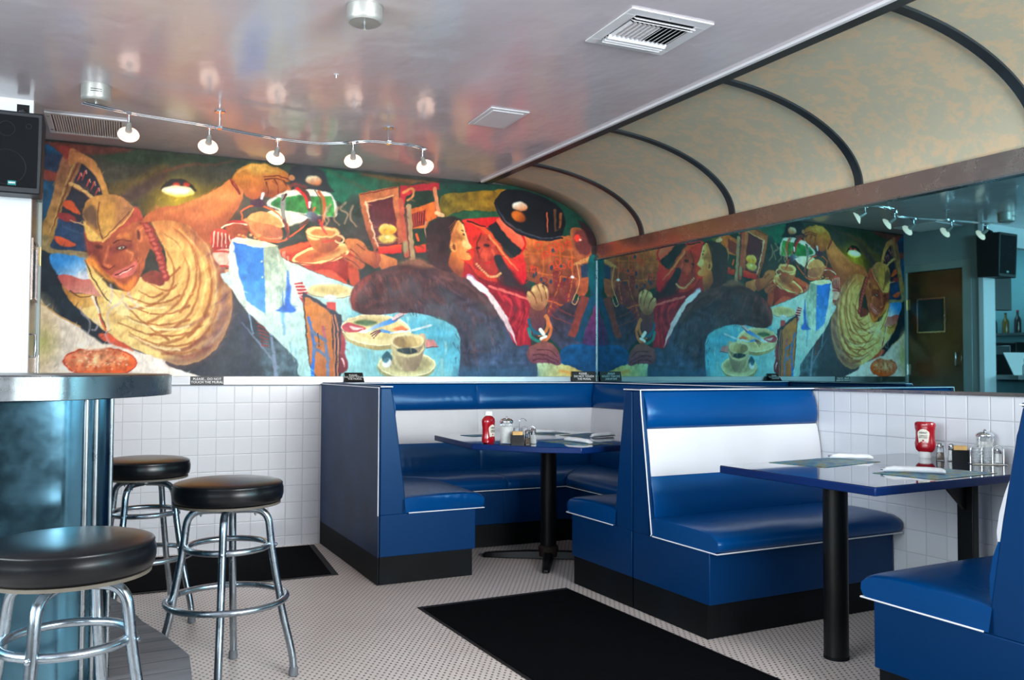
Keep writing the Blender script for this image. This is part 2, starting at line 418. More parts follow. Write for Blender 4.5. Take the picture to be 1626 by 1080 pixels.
# vault over the booths
def vprof(k, n=26, off=0.0):
    out = []
    for i in range(n+1):
        a = PI/2*i/n; q = QV-(QV+.0+off)*math.sin(a)+0; z = ZV+(HC+.012-ZV+off)*math.cos(a)
        out.append((q, z))
    return out
vm = MB(); vp = vprof(0); outer = [(q-.03 if i > 0 else q, z+.03) for i, (q, z) in enumerate(vp)]
ring = vp+[(-.045, ZV-.005)]+outer[::-1]
n = len(vp)
vs = []; fs = []
NL = 40
for j in range(NL+1):
    s = -.03+(SN+.03)*j/NL
    for (q, z) in vp: vs.append(W(s, q, z))
for j in range(NL):
    for i in range(n-1): fs.append((j*n+i, j*n+i+1, (j+1)*n+i+1, (j+1)*n+i))
vm.add(vs, fs)
vo = struct(vm, 'ceiling_vault', M['vault'], angle=60)
so = vo.modifiers.new('solid', 'SOLIDIFY'); so.thickness = .03; so.offset = -1
# make sure the shell grows upward / outward
for p_ in (0,):
    c0 = Vector(vo.data.polygons[0].normal)
    if c0.z > 0: so.offset = 1
# ribs
for k, s in enumerate((.60, 1.54, 2.50, 3.44, 4.38, 5.32, 6.26)):
    rm = MB(); vs = []; fs = []; hw = .023
    ip = [(QV-(QV-.012)*math.sin(PI/2*i/24), ZV+(HC-ZV)*math.cos(PI/2*i/24)) for i in range(25)]
    op = [(QV-(QV+.0)*math.sin(PI/2*i/24), ZV+(HC+.014-ZV)*math.cos(PI/2*i/24)) for i in range(25)]
    for i in range(25):
        vs += [W(s-hw, *ip[i]), W(s+hw, *ip[i]), W(s+hw, *op[i]), W(s-hw, *op[i])]
    for i in range(24):
        b = i*4
        for a_, c_ in ((0, 1), (1, 2), (2, 3), (3, 0)): fs.append((b+a_, b+c_, b+4+c_, b+4+a_))
    fs += [(0, 1, 2, 3), (96, 97, 98, 99)]
    rm.add(vs, fs); rm.build('rib', M['rib'], vo, angle=60)
rb = MB(); rb.wbox(-.0, SN, QV-.075, QV-.012, HC-.012, HC+.01); tag(rb.build('trim_vault_band', M['rib'], kind='structure'))
rb = MB(); rb.wbox(-.0, SN, QV-.012, QV+.008, HC-.014, HC+.0); rb.build('trim_ceiling_edge', M['white_metal'], kind='structure', bevel=.002)
# steel band between vault and mirror
rb = MB(); rb.wbox(.002, SN, -.005, .022, ZM+.012, ZV+.004); rb.build('trim_mirror_top', M['steel_warm'], kind='structure')
rb = MB(); rb.wbox(.002, SN, -.005, .030, ZM, ZM+.012); rb.build('trim_mirror_lip', M['steel_bright'], kind='structure', bevel=.002)
rb = MB(); rb.wbox(.002, SN, -.003, .012, 1.0555, 1.072); rb.build('trim_mirror_bottom', M['steel_warm'], kind='structure', bevel=.002)
rb = MB(); rb.box(-3.785, -.003, -.012, .0, 1.056, 1.112); rb.build('trim_mural_bottom', M['steel'], kind='structure', bevel=.002)
mm = MB(); mm.wbox(.004, SN-.1, -.004, .004, 1.072, ZM); o = mm.build('wall_mirror', M['mirror'], flat=True)
tag(o, 'long tinted mirror panel above the tiled dado, reflecting the mural', 'mirror')
rb = MB(); rb.box(-.012, -.004, -.012, -.004, 1.112, ZM); rb.build('trim_corner', M['steel_bright'], kind='structure')

# door in the left wall
dm = MB(); dm.box(-3.85, -3.805, -.61, -.035, .01, 2.135)
d = struct(dm, 'door_1', M['door'], bevel=.003)
dw = MB(); dw.box(-3.806, -3.80, -.42, -.15, 1.55, 1.86); dw.build('door_window', simple('dark_wired_glass', C(40, 62, 66), .12, 0, 6, .2), d)
df = MB()
for (a0, a1, b0, b1) in ((-.435, -.42, 1.535, 1.875), (-.15, -.135, 1.535, 1.875)): df.box(-3.812, -3.794, a0, a1, b0, b1)
df.box(-3.812, -3.794, -.42, -.15, 1.535, 1.55); df.box(-3.812, -3.794, -.42, -.15, 1.86, 1.875)
df.build('window_frame', M['steel_warm'], d)
hd = MB(); hd.tube([(-3.805, -.55, 1.22), (-3.765, -.55, 1.22), (-3.765, -.55, 1.34), (-3.805, -.55, 1.34)], .007); hd.build('door_handle', M['chrome'], d)
for z in (.3, 1.18, 1.82):
    hg = MB(); hg.tube([(-3.792, -.028, z-.055), (-3.792, -.028, z+.055)], .006); hg.box(-3.806, -3.798, -.06, -.028, z-.05, z+.05)
    hg.build('hinge', simple('brass_hinge', (.62, .45, .2), .3, .9, 9, .1) if z == 1.82 else M['steel_warm'], d)
fm = MB(); fm.box(-3.86, -3.788, -.70, -.61, 0, 2.21); fm.box(-3.86, -3.788, -.032, -.005, 0, 2.21); fm.box(-3.86, -3.788, -.61, -.032, 2.14, 2.21)
struct(fm, 'trim_door_frame', simple('grey_green_frame', C(160, 176, 176), .35, .2, 3, .05), bevel=.003)
lw = MB(); lw.box(-3.90, -3.862, -.70, 0, 0, 2.2); struct(lw, 'wall_left_behind_door', M['black_matte'])

# ================================================================== MURAL
exec_mural = True
MX0, MX1, MZ0, MZ1 = -3.787, -.004, 1.112, 2.527
def paint_mural():
    st = .0045
    nx = int((MX1-MX0)/st); nz = int((MZ1-MZ0)/st)
    X, Z = np.meshgrid(np.linspace(MX0, MX1, nx), np.linspace(MZ0, MZ1, nz))
    dx = X-CPOS[0]; dy = -CPOS[1]; dz = Z-CPOS[2]
    w = dx*_fw[0]+dy*_fw[1]+dz*_fw[2]
    U = 813+CF*(dx*_r[0]+dy*_r[1]+dz*_r[2])/w; V = 540-CF*(dx*_u[0]+dy*_u[1]+dz*_u[2])/w
    rng = np.random.RandomState(3)
    def vnoise(sc, ax=1.0, ay=1.0, seed=0):
        r = np.random.RandomState(seed); G = r.rand(140, 260)
        x = U/sc/ax; y = V/sc/ay; xi = np.floor(x).astype(int); yi = np.floor(y).astype(int); fx = x-xi; fy = y-yi
        fx = fx*fx*(3-2*fx); fy = fy*fy*(3-2*fy)
        g = lambda a, b: G[b % 140, a % 260]
        return (g(xi, yi)*(1-fx)+g(xi+1, yi)*fx)*(1-fy)+(g(xi, yi+1)*(1-fx)+g(xi+1, yi+1)*fx)*fy
    N1 = vnoise(9, seed=1)+.5*vnoise(4, seed=2); N1 = N1/1.5-.5
    wobx = (vnoise(7, seed=5)-.5)*2.0; woby = (vnoise(7, seed=6)-.5)*2.0
    Uw = U+wobx; Vw = V+woby
    IM = np.zeros(U.shape+(3,)); IM[:] = (50, 51, 46)
    ysl = lambda v: v
    def region(x0, y0, x1, y1):
        # bounding window in array indices (U is nearly monotone in columns, V in rows)
        uc = U[nz//2]; c0 = max(0, np.searchsorted(uc, x0-8)); c1 = min(nx, np.searchsorted(uc, x1+8)+1)
        if c1 <= c0: return None
        cols = slice(c0, c1)
        m_ = ((V[:, cols] > y0-6) & (V[:, cols] < y1+6)).any(axis=1); r = np.where(m_)[0]
        if len(r) == 0: return None
        return slice(r[0], r[-1]+1), cols
    def segdist(x, y, pts, closed):
        d = np.full(x.shape, 1e9); tt = np.zeros(x.shape); n_ = len(pts); L = 0
        rngn = n_ if closed else n_-1
        lens = [math.hypot(pts[(i+1) % n_][0]-pts[i][0], pts[(i+1) % n_][1]-pts[i][1]) for i in range(rngn)]; tot = max(sum(lens), 1e-6)
        for i in range(rngn):
            ax, ay = pts[i]; bx, by = pts[(i+1) % n_]; ex, ey = bx-ax, by-ay; l2 = ex*ex+ey*ey+1e-9
            t = np.clip(((x-ax)*ex+(y-ay)*ey)/l2, 0, 1); dd = np.hypot(x-ax-t*ex, y-ay-t*ey)
            mk = dd < d; d = np.where(mk, dd, d); tt = np.where(mk, (L+t*lens[i])/tot, tt); L += lens[i]
        return d, tt
    def blend(rg, a, col):
        IM[rg] = IM[rg]*(1-a[..., None])+col*a[..., None]
    def P(col, pts, c2=None, g=None, soft=1.0, sm=1, a=1.0, tex=.10):
        pts = [pts[i:i+2] for i in range(0, len(pts), 2)]
        if sm: pts = [tuple(p) for p in catmull(pts, 5, True)]
        xs = [p[0] for p in pts]; ys = [p[1] for p in pts]
        rg = region(min(xs), min(ys), max(xs), max(ys))
        if rg is None: return
        x = Uw[rg]; y = Vw[rg]; ins = np.zeros(x.shape, bool); n_ = len(pts)
        for i in range(n_):
            ax, ay = pts[i]; bx, by = pts[(i+1) % n_]
            if ay == by: continue
            c = ((ay > y) != (by > y)) & (x < (bx-ax)*(y-ay)/(by-ay)+ax); ins ^= c
        d, _ = segdist(x, y, pts, True); sd = np.where(ins, d, -d)
        al = np.clip(sd/soft*.5+.5, 0, 1)*a
        colr = np.array(col, float)+np.zeros(x.shape+(3,))
        if c2 is not None:
            (gx0, gy0, gx1, gy1) = g; ex, ey = gx1-gx0, gy1-gy0
            t = np.clip(((x-gx0)*ex+(y-gy0)*ey)/(ex*ex+ey*ey), 0, 1)[..., None]; colr = colr*(1-t)+np.array(c2, float)*t
        colr = colr*(1+tex*2.2*N1[rg][..., None])
        blend(rg, al, np.clip(colr, 0, 255))
    def L(col, pts, w0=2, w1=None, soft=1.0, a=1.0, sm=1):
        pts = [pts[i:i+2] for i in range(0, len(pts), 2)]
        if sm and len(pts) > 2: pts = [tuple(p) for p in catmull(pts, 6)]
        xs = [p[0] for p in pts]; ys = [p[1] for p in pts]; mw = max(w0, w1 or w0)
        rg = region(min(xs)-mw, min(ys)-mw, max(xs)+mw, max(ys)+mw)
        if rg is None: return
        d, t = segdist(Uw[rg], Vw[rg], pts, False)
        w_ = w0/2 if w1 is None else (w0+(w1-w0)*t)/2
        al = np.clip((w_-d)/soft+.5, 0, 1)*a
        blend(rg, al, np.array(col, float)*(1+.18*N1[rg][..., None]))
    def E(col, cx, cy, rx, ry, ang=0, soft=1.0, a=1.0, c2=None, g=None, tex=.1):
        ca, sa = math.cos(math.radians(ang)), math.sin(math.radians(ang)); pts = []
        for k in range(22):
            t = 2*PI*k/22; x_, y_ = rx*math.cos(t), ry*math.sin(t); pts += [cx+x_*ca-y_*sa, cy+x_*sa+y_*ca]
        P(col, pts, c2, g, soft, 0, a, tex)
    def O(col, cx, cy, rx, ry, ang=0, w=1.5, a0=0, a1=360):
        ca, sa = math.cos(math.radians(ang)), math.sin(math.radians(ang)); pts = []
        for k in range(25):
            t = math.radians(a0+(a1-a0)*k/24); x_, y_ = rx*math.cos(t), ry*math.sin(t); pts += [cx+x_*ca-y_*sa, cy+x_*sa+y_*ca]
        L(col, pts, w, sm=0)
    def F(pts, cx, cy, ay, per, wob, amp, dark, light, seed, ang=None):
        # folds of cloth: bands round a centre (or along a direction) painted dark and light inside an outline
        pts = [tuple(p) for p in catmull([pts[i:i+2] for i in range(0, len(pts), 2)], 5, True)]
        xs = [p[0] for p in pts]; ys = [p[1] for p in pts]; rg = region(min(xs), min(ys), max(xs), max(ys))
        if rg is None: return
        x = U[rg]; y = V[rg]; ins = np.zeros(x.shape, bool); n_ = len(pts)
        for i in range(n_):
            ax, ay_ = pts[i]; bx, by = pts[(i+1) % n_]
            if ay_ == by: continue
            ins ^= ((ay_ > y) != (by > y)) & (x < (bx-ax)*(y-ay_)/(by-ay_)+ax)
        d, _ = segdist(x, y, pts, True); al = np.clip(np.where(ins, d, 0)/7, 0, 1)
        n1 = vnoise(26, seed=seed)[rg]*2-1; n2 = vnoise(11, seed=seed+1)[rg]*2-1; n3 = vnoise(34, seed=seed+2)[rg]
        if ang is None: r_ = np.hypot(x-cx, (y-cy)*ay)
        else: r_ = x*math.cos(math.radians(ang))+y*math.sin(math.radians(ang))
        w_ = np.sin(2*PI*r_/per+wob*(n1*2.2+n2*.7)); k = np.clip(.25+n3*1.1, 0, 1)
        dk = np.clip(w_, 0, 1)**2.2*al*amp*k; lt = np.clip(-w_, 0, 1)**1.6*al*amp*.8*k
        IM[rg] = IM[rg]*(1-dk[..., None])+np.array(dark, float)*dk[..., None]
        IM[rg] = IM[rg]*(1-lt[..., None])+np.array(light, float)*lt[..., None]
    def G(col, cx, cy, r, a=1.0):
        rg = region(cx-r, cy-r, cx+r, cy+r)
        if rg is None: return
        d = np.hypot(U[rg]-cx, V[rg]-cy)/r; blend(rg, a*np.clip(1-d, 0, 1)**1.5, np.array(col, float)+np.zeros(d.shape+(3,)))
    # --- ceiling dusk and background
    P((62,62,54),[60,222,300,235,480,262,480,330,260,345,190,330,140,240],tex=.2)
    P((44,58,44),[150,238,320,246,470,262,468,280,330,262,200,262],tex=.2,soft=5)
    P((96,52,46),[66,224,160,230,210,238,150,246,70,240],soft=3,tex=.2)
    P((92,78,46),[172,296,215,282,262,262,250,300,200,322,178,318],soft=6,tex=.2)
    P((66,52,52),[190,312,230,288,262,270,262,292,215,318],soft=5,tex=.2)
    L((110,62,50),[262,272,300,262,340,262,372,256],5,2,4,.7)
    P((92,80,34),[225,322,262,296,330,296,372,286,330,320,290,340,240,345],soft=8,tex=.2)
    G((214,190,50),284,318,46,.95); G((150,130,40),290,312,70,.5)
    P((22,88,66),[500,262,600,276,700,290,705,300,640,298,575,310,540,330,525,318],(70,66,42),(560,290,660,290),soft=4,tex=.25)
    P((34,110,84),[515,290,560,286,600,298,572,312,545,326,530,315],soft=6,a=.8)
    L((92,84,60),[520,272,560,290,600,312],2,6,4,.6); L((110,70,44),[575,276,630,286,700,292],6,8,5,.8)
    P((38,60,50),[520,318,545,322,568,312,590,385,600,412,545,380,535,345],(66,40,40),(540,330,590,400),soft=3,tex=.2)
    # --- right background
    P((14,58,46),[697,286,800,286,960,330,960,610,880,560,820,400,740,340,700,340],tex=.15)
    P((146,104,26),[700,312,735,306,770,303,806,304,798,338,752,334,722,338,702,348],(110,96,34),(800,310,700,330),tex=.25)
    P((36,84,56),[712,342,745,336,796,338,792,352,750,350,716,352],tex=.2)
    # --- carriage window at far left
    P((28,74,104),[60,240,100,246,112,262,96,300,74,350,60,420],(22,56,80),(60,250,60,400),tex=.25)
    P((40,54,76),[62,244,100,246,110,256,98,285,66,278],tex=.2,soft=3)
    P((120,58,50),[66,270,94,276,100,290,66,284],soft=2)
    P((36,40,54),[108,262,135,256,156,272,170,312,160,340,140,396,76,396,92,340],tex=.15)
    P((34,60,92),[84,345,112,350,136,366,140,398,76,396],soft=2,tex=.2)
    P((128,84,66),[98,250,118,240,130,258,112,300,94,345,82,385,66,400,62,372,80,325],(150,124,70),(110,250,75,390),tex=.2)
    L((78,40,34),[122,262,106,300,92,340,76,380],2.4,2.4,1,.7); L((178,150,90),[117,262,100,305,86,350,75,385],2,2,1.5,.8)
    P((132,56,50),[90,232,112,234,128,248,112,256,96,244],soft=2)
    P((160,104,70),[112,236,130,244,150,256,164,282,174,316,166,318,156,288,140,268,124,258,110,262],(200,150,80),(120,240,172,310),tex=.15)
    L((196,160,104),[112,292,128,300,146,314],6,5,1.5); L((120,70,56),[114,296,130,305,146,318],1.5)
    for x_,y_ in ((128,276),(136,272),(142,286),(150,290),(156,300)): L((170,66,60),[x_,y_,x_-6,y_+14],3.2,1,1.5); L((188,150,140),[x_+1,y_-1,x_+2,y_+4],1.6)
    L((60,50,56),[118,286,150,308],4,3,2,.7)
    P((190,84,50),[100,322,112,318,122,330,128,340,118,338,104,330]); P((128,50,54),[94,338,112,340,122,352,106,352,92,346])
    L((190,160,130),[112,350,140,360],1.6); P((196,88,56),[86,376,100,378,120,388,112,392,94,388]); L((60,90,120),[100,360,132,372],3,1,3,.6)
    P((128,116,82),[60,378,78,376,82,394,112,398,150,404,148,414,110,410,78,406,62,412],(150,136,104),(60,400,150,400),tex=.2)
    L((70,56,40),[64,404,100,408,146,414],2)
    # sky and mesa through the window
    P((28,42,54),[58,404,84,404,140,430,180,500,240,565,150,540,95,505,58,478],tex=.25)
    P((54,136,206),[80,404,134,410,140,424,150,448,118,442,94,438],(210,222,236),(110,412,128,448),soft=1.2,tex=.12)
    P((206,216,232),[118,440,140,432,150,452,134,450],soft=4)
    P((178,92,88),[92,440,110,437,130,444,150,447,172,480,150,472,128,466,108,462],(214,150,136),(112,438,130,474),tex=.1)
    P((176,124,62),[98,452,112,464,140,468,176,476,200,505,210,540,172,528,150,508,124,490,106,470],(236,206,130),(105,470,165,500),tex=.15)
    L((92,60,40),[112,462,128,472,148,470],2,1,1.5)
    # --- counter and bun
    P((226,216,200),[56,474,75,488,105,508,140,526,175,540,230,560,300,582,352,600,56,602],(238,232,222),(60,480,240,590),soft=1.4,tex=.1)
    P((196,176,136),[56,476,84,496,90,540,70,600,56,600],soft=14,a=.7); G((150,170,70),66,545,42,.45)
    L((190,150,96),[58,475,95,502,140,525,200,548,260,569,350,600],2.2)
    P((32,44,54),[146,510,164,516,178,540,168,548,150,536,128,520],soft=2)
    P((208,92,66),[158,530,176,532,196,544,212,556,206,556,176,546,160,538],soft=1.5)
    P((70,66,84),[206,550,220,545,240,560,222,560],soft=1.5)
    E((214,120,86),159,575,59,23,1,1.4,c2=(232,104,52),g=(130,560,165,600),tex=.22)
    E((236,178,136),158,569,42,13,0,12,.75,tex=.4)
    for k in range(70):
        a_=rng.rand()*6.28; r_=rng.rand()**.5; E((246,222,190) if k%2 else (206,70,40),159+50*r_*math.cos(a_),572+16*r_*math.sin(a_),1.7,1.1,0,1.2,.7)
    O((190,74,52),159,575,58.5,22.5,1,2.2)
    P((244,232,214),[128,552,150,548,175,548,172,553,140,556],soft=2)
    # --- apron and far counter side
    P((56,58,66),[262,575,330,560,350,520,356,440,372,462,420,506,505,580,500,602,345,602],(58,74,86),(330,520,500,600),tex=.12)
    P((70,92,104),[420,540,462,552,505,588,500,602,425,602],soft=5,tex=.3)
    L((168,176,172),[354,444,385,474,420,506],3.2,2,1); L((110,140,150),[420,506,460,540,502,580],6,8,2)
    L((120,150,178),[392,478,397,505,402,530],3,2,1.4); L((104,120,140),[384,512,402,535,425,562,440,585],2.6,3.4,1.4); L((116,136,160),[424,500,432,540,438,600],4,6,2)
    for k in range(8): L((120,56,54),[407+k*1.2,506+k*6,428-abs(k-4),512+k*5.5],2.6,1.6,1)
    L((60,64,84),[385,500,392,560,380,600],14,8,8,.5)
    # --- cook: shirt
    P((240,214,142),[140,410,150,430,172,455,205,462,222,440,250,452,262,440,262,400,240,350,262,332,300,336,320,356,344,390,356,425,368,465,366,505,352,540,330,566,290,580,250,568,215,555,180,535,150,512,130,492,165,480,150,455,138,428],(206,160,92),(190,480,330,440),tex=.08)
    P((120,86,86),[330,366,350,410,366,465,366,505,352,540,330,566,290,580,262,572,300,560,330,530,344,480,340,420],soft=9,a=.85)
    P((188,120,70),[236,340,262,330,300,336,318,356,344,392,350,420,320,400,290,380,262,370,262,392],soft=6,a=.85)
    P((164,104,62),[282,352,318,356,344,392,358,430,348,440,326,405,300,378],(150,96,92),(290,360,350,430),soft=4,a=.8)
    fold=(152,92,50); shade=(120,66,60)
    for s_ in ([262,372,285,392,300,430,290,470,262,498,235,512],[275,362,305,392,318,440,306,490,276,520,240,532],[292,356,322,392,336,450,322,505,290,536,250,548],[308,358,338,400,350,460,336,516,300,552,258,562],
               [262,395,276,425,272,458,250,480,222,490],[300,385,312,420,308,460,286,496],[330,420,336,460,324,505,300,535]): L(fold,s_,2,5,2.4,.8)
    for s_ in ([268,378,290,400,306,436,296,474,268,504,240,520],[284,364,312,394,327,444,314,496,284,530,246,542],[300,358,331,396,343,454,329,510,296,545]): L((250,224,150),s_,1.5,5,3,.55)
    for s_ in ([200,470,235,482,262,480,285,470],[205,486,240,498,270,498,300,486],[190,498,225,512,262,516,300,508],[188,512,225,528,265,534,305,528],[205,528,240,544,280,550,318,540],[235,548,275,562,312,556],
               [240,452,262,462,280,455],[220,462,240,472,258,466],[245,430,268,440,285,425],[178,462,205,490,240,522,268,540]): L(fold,s_,1.6,4,1.8,.85)
    for s_ in ([205,532,245,550,290,556,325,536],[225,545,262,560,300,566,335,548],[262,520,300,518,330,500]): L(shade,s_,2,7,4,.6)
    for s_ in ([198,474,232,488,262,488],[200,504,232,518,266,524,300,518],[215,536,250,552,285,556]): L((252,240,186),s_,2,4,2.5,.7)
    F([150,420,190,462,225,448,262,440,262,380,262,340,300,336,322,358,346,392,358,425,370,465,366,505,352,540,330,566,290,580,250,568,215,555,180,535,150,512,160,480],190,380,1.0,24,1.3,.30,(150,92,58),(252,232,168),21)
    F([282,352,318,356,346,392,362,440,372,470,366,508,350,545,320,570,290,575,320,530,336,480,330,420,300,380],190,380,1.0,20,1.5,.34,(96,62,74),(206,150,90),31)
    P((238,206,128),[150,430,176,460,196,480,206,500,188,500,172,480,152,456,140,432],(250,232,170),(150,440,190,490),soft=2)
    L((86,56,44),[136,414,148,442,166,470,176,482],2.6,1.6,1); L((70,62,74),[152,472,160,500,168,520],3,2,1.2)
    L((246,228,212),[146,472,156,492,160,516],4,2,1.5); L((206,96,60),[158,500,168,524,176,540],3,2,1.5)
    # cook: scarf hair, cap, face
    P((160,70,58),[210,330,226,344,236,368,250,400,232,392,216,382,194,378,178,388,164,384],(176,84,70),(210,340,230,390),tex=.15)
    P((166,92,62),[134,360,150,376,166,382,196,362,226,352,238,384,232,412,224,438,206,462,190,456,172,438,152,424,140,402],(150,74,58),(220,380,150,400),tex=.12)
    P((118,52,48),[136,372,150,384,160,410,170,432,152,424,138,400],soft=5,a=.8)
    P((232,138,66),[176,440,196,452,214,440,212,456,204,464,190,458],soft=4,a=.9); P((236,150,70),[136,414,150,410,162,430,180,446,172,446,152,430],soft=4)
    P((128,58,54),[168,396,186,388,210,386,212,394,194,398,176,406],soft=4,a=.8)
    E((70,32,30),193,394,8,3.6,-8,1.5); E((226,214,196),192,394,4.6,2,-8,1); E((40,40,40),193,394,1.8,1.8); L((92,40,34),[180,386,192,381,208,383],3,1.5,1.5)
    E((66,30,30),157,392,6,3,14,2,.8); L((206,120,80),[172,392,168,410,166,420,176,424],3.5,5,3,.7); L((100,40,36),[162,424,172,428,182,422],2.2,1.4,1.5)
    P((206,112,104),[178,438,186,430,200,424,214,416,217,424,210,436,196,442,184,442],soft=1.2); L((110,34,36),[183,437,197,431,212,422],2.4,1.4,1); L((246,226,214),[190,436,200,432,208,427],1.6,1.2,1)
    L((120,54,44),[216,410,222,422,220,434],2,1,1.5,.8); L((240,160,104),[202,398,210,404,208,414],4,2,3,.6)
    P((140,70,56),[228,436,246,430,262,440,258,454,238,450,226,444],(110,48,44),(230,440,260,450),soft=1.5)
    E((196,116,76),221,372,6,12,-12,1.5); E((96,44,40),220,373,3,8,-12,1.5); P((210,130,70),[188,374,206,370,206,378,192,380],soft=3,a=.8)
    F([258,335,290,322,325,308,350,296,368,285,385,298,383,318,368,345,345,372,330,386,305,362],0,0,1,26,1.2,.35,(150,72,44),(236,160,96),71,60)
    for k in range(13):
        t_=k/12; bx=228+34*t_**.8; by=352+88*t_; E((136,52,50),bx+2,by+1,9-3*t_,5.6,30 if k%2 else -20,1.2); E((196,104,92),bx,by-1,5.2-2*t_,2.4,32 if k%2 else -18,1.4,.8)
    P((182,134,74),[134,326,144,314,164,309,190,312,208,326,212,332,202,346,186,362,168,380,163,383,150,378,140,364,132,345],(150,104,74),(160,330,206,340),tex=.15)
    P((96,74,62),[134,334,146,326,154,340,154,362,146,358,134,350],soft=3,a=.9)
    P((214,172,92),[162,330,178,322,184,346,178,366,166,378,158,360,156,342],soft=4,a=.8,c2=(190,140,66),g=(160,372,175,325))
    L((206,160,96),[164,383,180,368,200,350,212,332],3.5,2,1.2); L((92,50,36),[163,379,155,350,158,322],1.8,1.4,1.2); L((110,60,44),[166,378,186,358,206,336],1.4)
    P((222,184,104),[132,352,146,364,162,380,156,384,142,382,136,370],soft=1.5)
    # cook: arm, bracelet and fist
    P((176,98,62),[226,352,250,332,290,324,325,310,350,296,368,284,386,298,384,318,368,345,345,372,330,388,305,362,270,350],(214,132,76),(300,360,350,296),tex=.08)
    P((150,80,56),[300,358,345,345,382,315,380,330,350,372,330,388],soft=6,a=.7); P((224,150,84),[262,338,290,326,340,304,366,292,360,302,320,318,285,334],soft=5,a=.6)
    P((206,140,60),[368,286,376,272,392,262,412,260,432,264,452,272,464,284,460,290,446,288,456,294,462,302,452,310,440,312,430,314,418,312,404,318,390,312,384,300],(170,86,54),(410,262,420,316),tex=.1)
    P((222,170,84),[392,264,412,261,432,266,444,274,424,276,402,276],soft=4,a=.85)
    for s_ in ([462,286,440,280,420,282],[422,290,426,302,424,312],[436,286,442,298,440,311],[450,288,456,298,452,309],[420,286,436,284,452,288]): L((104,40,32),s_,2.4,1.4,1.2)
    P((120,56,40),[418,300,440,306,460,302,452,311,434,315,420,311],soft=4,a=.5); L((232,178,98),[378,274,398,265,424,263],3,2,3,.7)
    for x_,y_ in ((430,296),(446,296),(458,301),(400,298)): E((208,124,72),x_,y_,5,6.5,10,3,.7)
    L((126,44,40),[366,286,374,296,380,308],5,4,1.2); L((190,90,70),[367,285,376,298],1.2)
    E((88,46,60),410,322,11,6,10,1.2); L((240,226,230),[418,308,416,316],5,4,1.2)
    # --- hanging lamps
    P((22,22,26),[256,302,264,290,276,285,292,286,306,296,311,304,284,300],soft=1.2); E((186,60,44),280,294,6,3.5,0,1.5); E((186,60,44),296,294,5,3.5,0,1.5)
    E((250,240,190),283,304,26,9,3,1.4,c2=(236,214,90),g=(283,300,284,314)); E((255,252,236),281,303,20,5,3,3)
    P((14,22,28),[462,268,490,262,514,274,522,296,530,306,500,304,470,304,460,290],soft=2)
    E((196,120,80),498,287,13,8,12,1.6,c2=(250,230,190),g=(500,294,496,280)); E((206,140,96),463,283,5,5)
    P((206,210,200),[424,326,436,312,462,302,500,302,524,308,534,326,532,344,500,342,460,338],soft=1.2)
    P((48,122,66),[430,326,446,312,470,310,500,312,524,312,530,332,528,344,500,340,464,336],(66,140,70),(440,320,520,330),tex=.3)
    P((240,232,206),[446,308,470,302,478,306,460,312,446,314],soft=1); P((246,244,226),[482,302,500,301,520,306,524,312,500,311,484,309],soft=1)
    P((246,228,176),[424,338,446,334,470,338,492,346,486,354,464,360,446,360,430,352],(252,248,236),(430,345,490,345),soft=1)
    P((34,48,42),[440,366,490,352,506,366,500,390,460,392,444,380],soft=2)
    # coffee pot
    P((214,138,86),[386,350,400,346,420,352,446,362,448,378,436,384,414,380,398,368],(160,92,72),(400,350,440,384),soft=1.2,tex=.12)
    P((232,160,100),[392,346,410,336,430,340,446,352,446,362,424,356,404,352],soft=1)
    for s_ in ([383,336,396,328,416,328,436,336,452,352,458,366,454,380,440,384,418,382,400,370,386,352,383,336],[454,380,470,370,490,350,500,330]): L((212,96,58),s_,3,2.4,1)
    L((232,150,104),[390,352,408,372,430,380,448,376],1.6,1.2,1)
    L((90,60,56),[470,296,486,308,492,328,492,346,478,358],8,6,1.2); L((210,44,44),[472,300,484,312,490,330],5,4,1); L((236,232,228),[492,322,492,330],4,3,1.2)
    L((130,66,60),[462,296,470,292,486,298],5,4,1.5,.8); L((196,104,60),[506,304,514,320,514,345,510,356],5,5,1.5); L((120,60,40),[500,302,508,318,510,342],1.6)
    L((128,128,126),[450,312,449,330,452,352],8,6,1); L((70,34,34),[454,310,448,318],4,2,1); L((110,60,60),[450,350,456,366,458,378],5,4,1.2); P((66,40,62),[398,320,410,316,420,322,416,330,402,328],soft=1)
    P((110,130,146),[486,340,498,336,510,350,502,354,490,350],(60,30,46),(490,340,508,352),soft=1.2); L((206,60,60),[506,350,514,362,518,370],4,3,1.2)
    # woman in hat far behind
    P((190,70,60),[334,372,350,364,372,372,380,388,366,398,340,398],(130,40,44),(340,370,360,400),tex=.2)
    for k in range(5): L((244,214,188),[340+k*6,368+k,338+k*7,392],2,1.2,1.2)
    P((150,72,50),[360,354,380,352,396,360,390,376,372,378,360,368],soft=1.5,tex=.3); L((246,230,200),[352,362,364,356,382,355,392,358],2.6,1.5,1); P((170,50,50),[360,352,380,350,390,354,372,355],soft=1)
    for k in range(26): E((226,170,110) if k%2 else (190,104,60),378+rng.rand()*38,372+rng.rand()*12,2.4,1.5,20,1.2)
    P((226,178,160),[340,400,374,396,378,424,356,424,344,416],tex=.12); L((176,60,52),[340,400,374,400],3); L((176,60,52),[350,422,376,426],3); L((200,110,96),[366,400,370,422],1.2)
    P((228,170,140),[356,430,372,426,378,432,366,436],soft=1); P((196,222,222),[352,434,378,434,382,466,366,456,354,444],soft=1)
    # --- red booth, tray and held cup
    P((34,42,36),[540,380,600,384,640,400,640,470,590,470,500,440,440,400,470,380],tex=.2)
    P((184,58,38),[438,404,460,392,500,380,520,372,524,390,560,400,560,430,540,452,500,436,462,424,446,416],(150,44,36),(450,400,550,440),tex=.15)
    P((214,92,56),[440,398,470,388,500,382,490,390,460,402],soft=2); P((220,86,62),[496,434,520,428,546,444,556,460,530,450],soft=1.5)
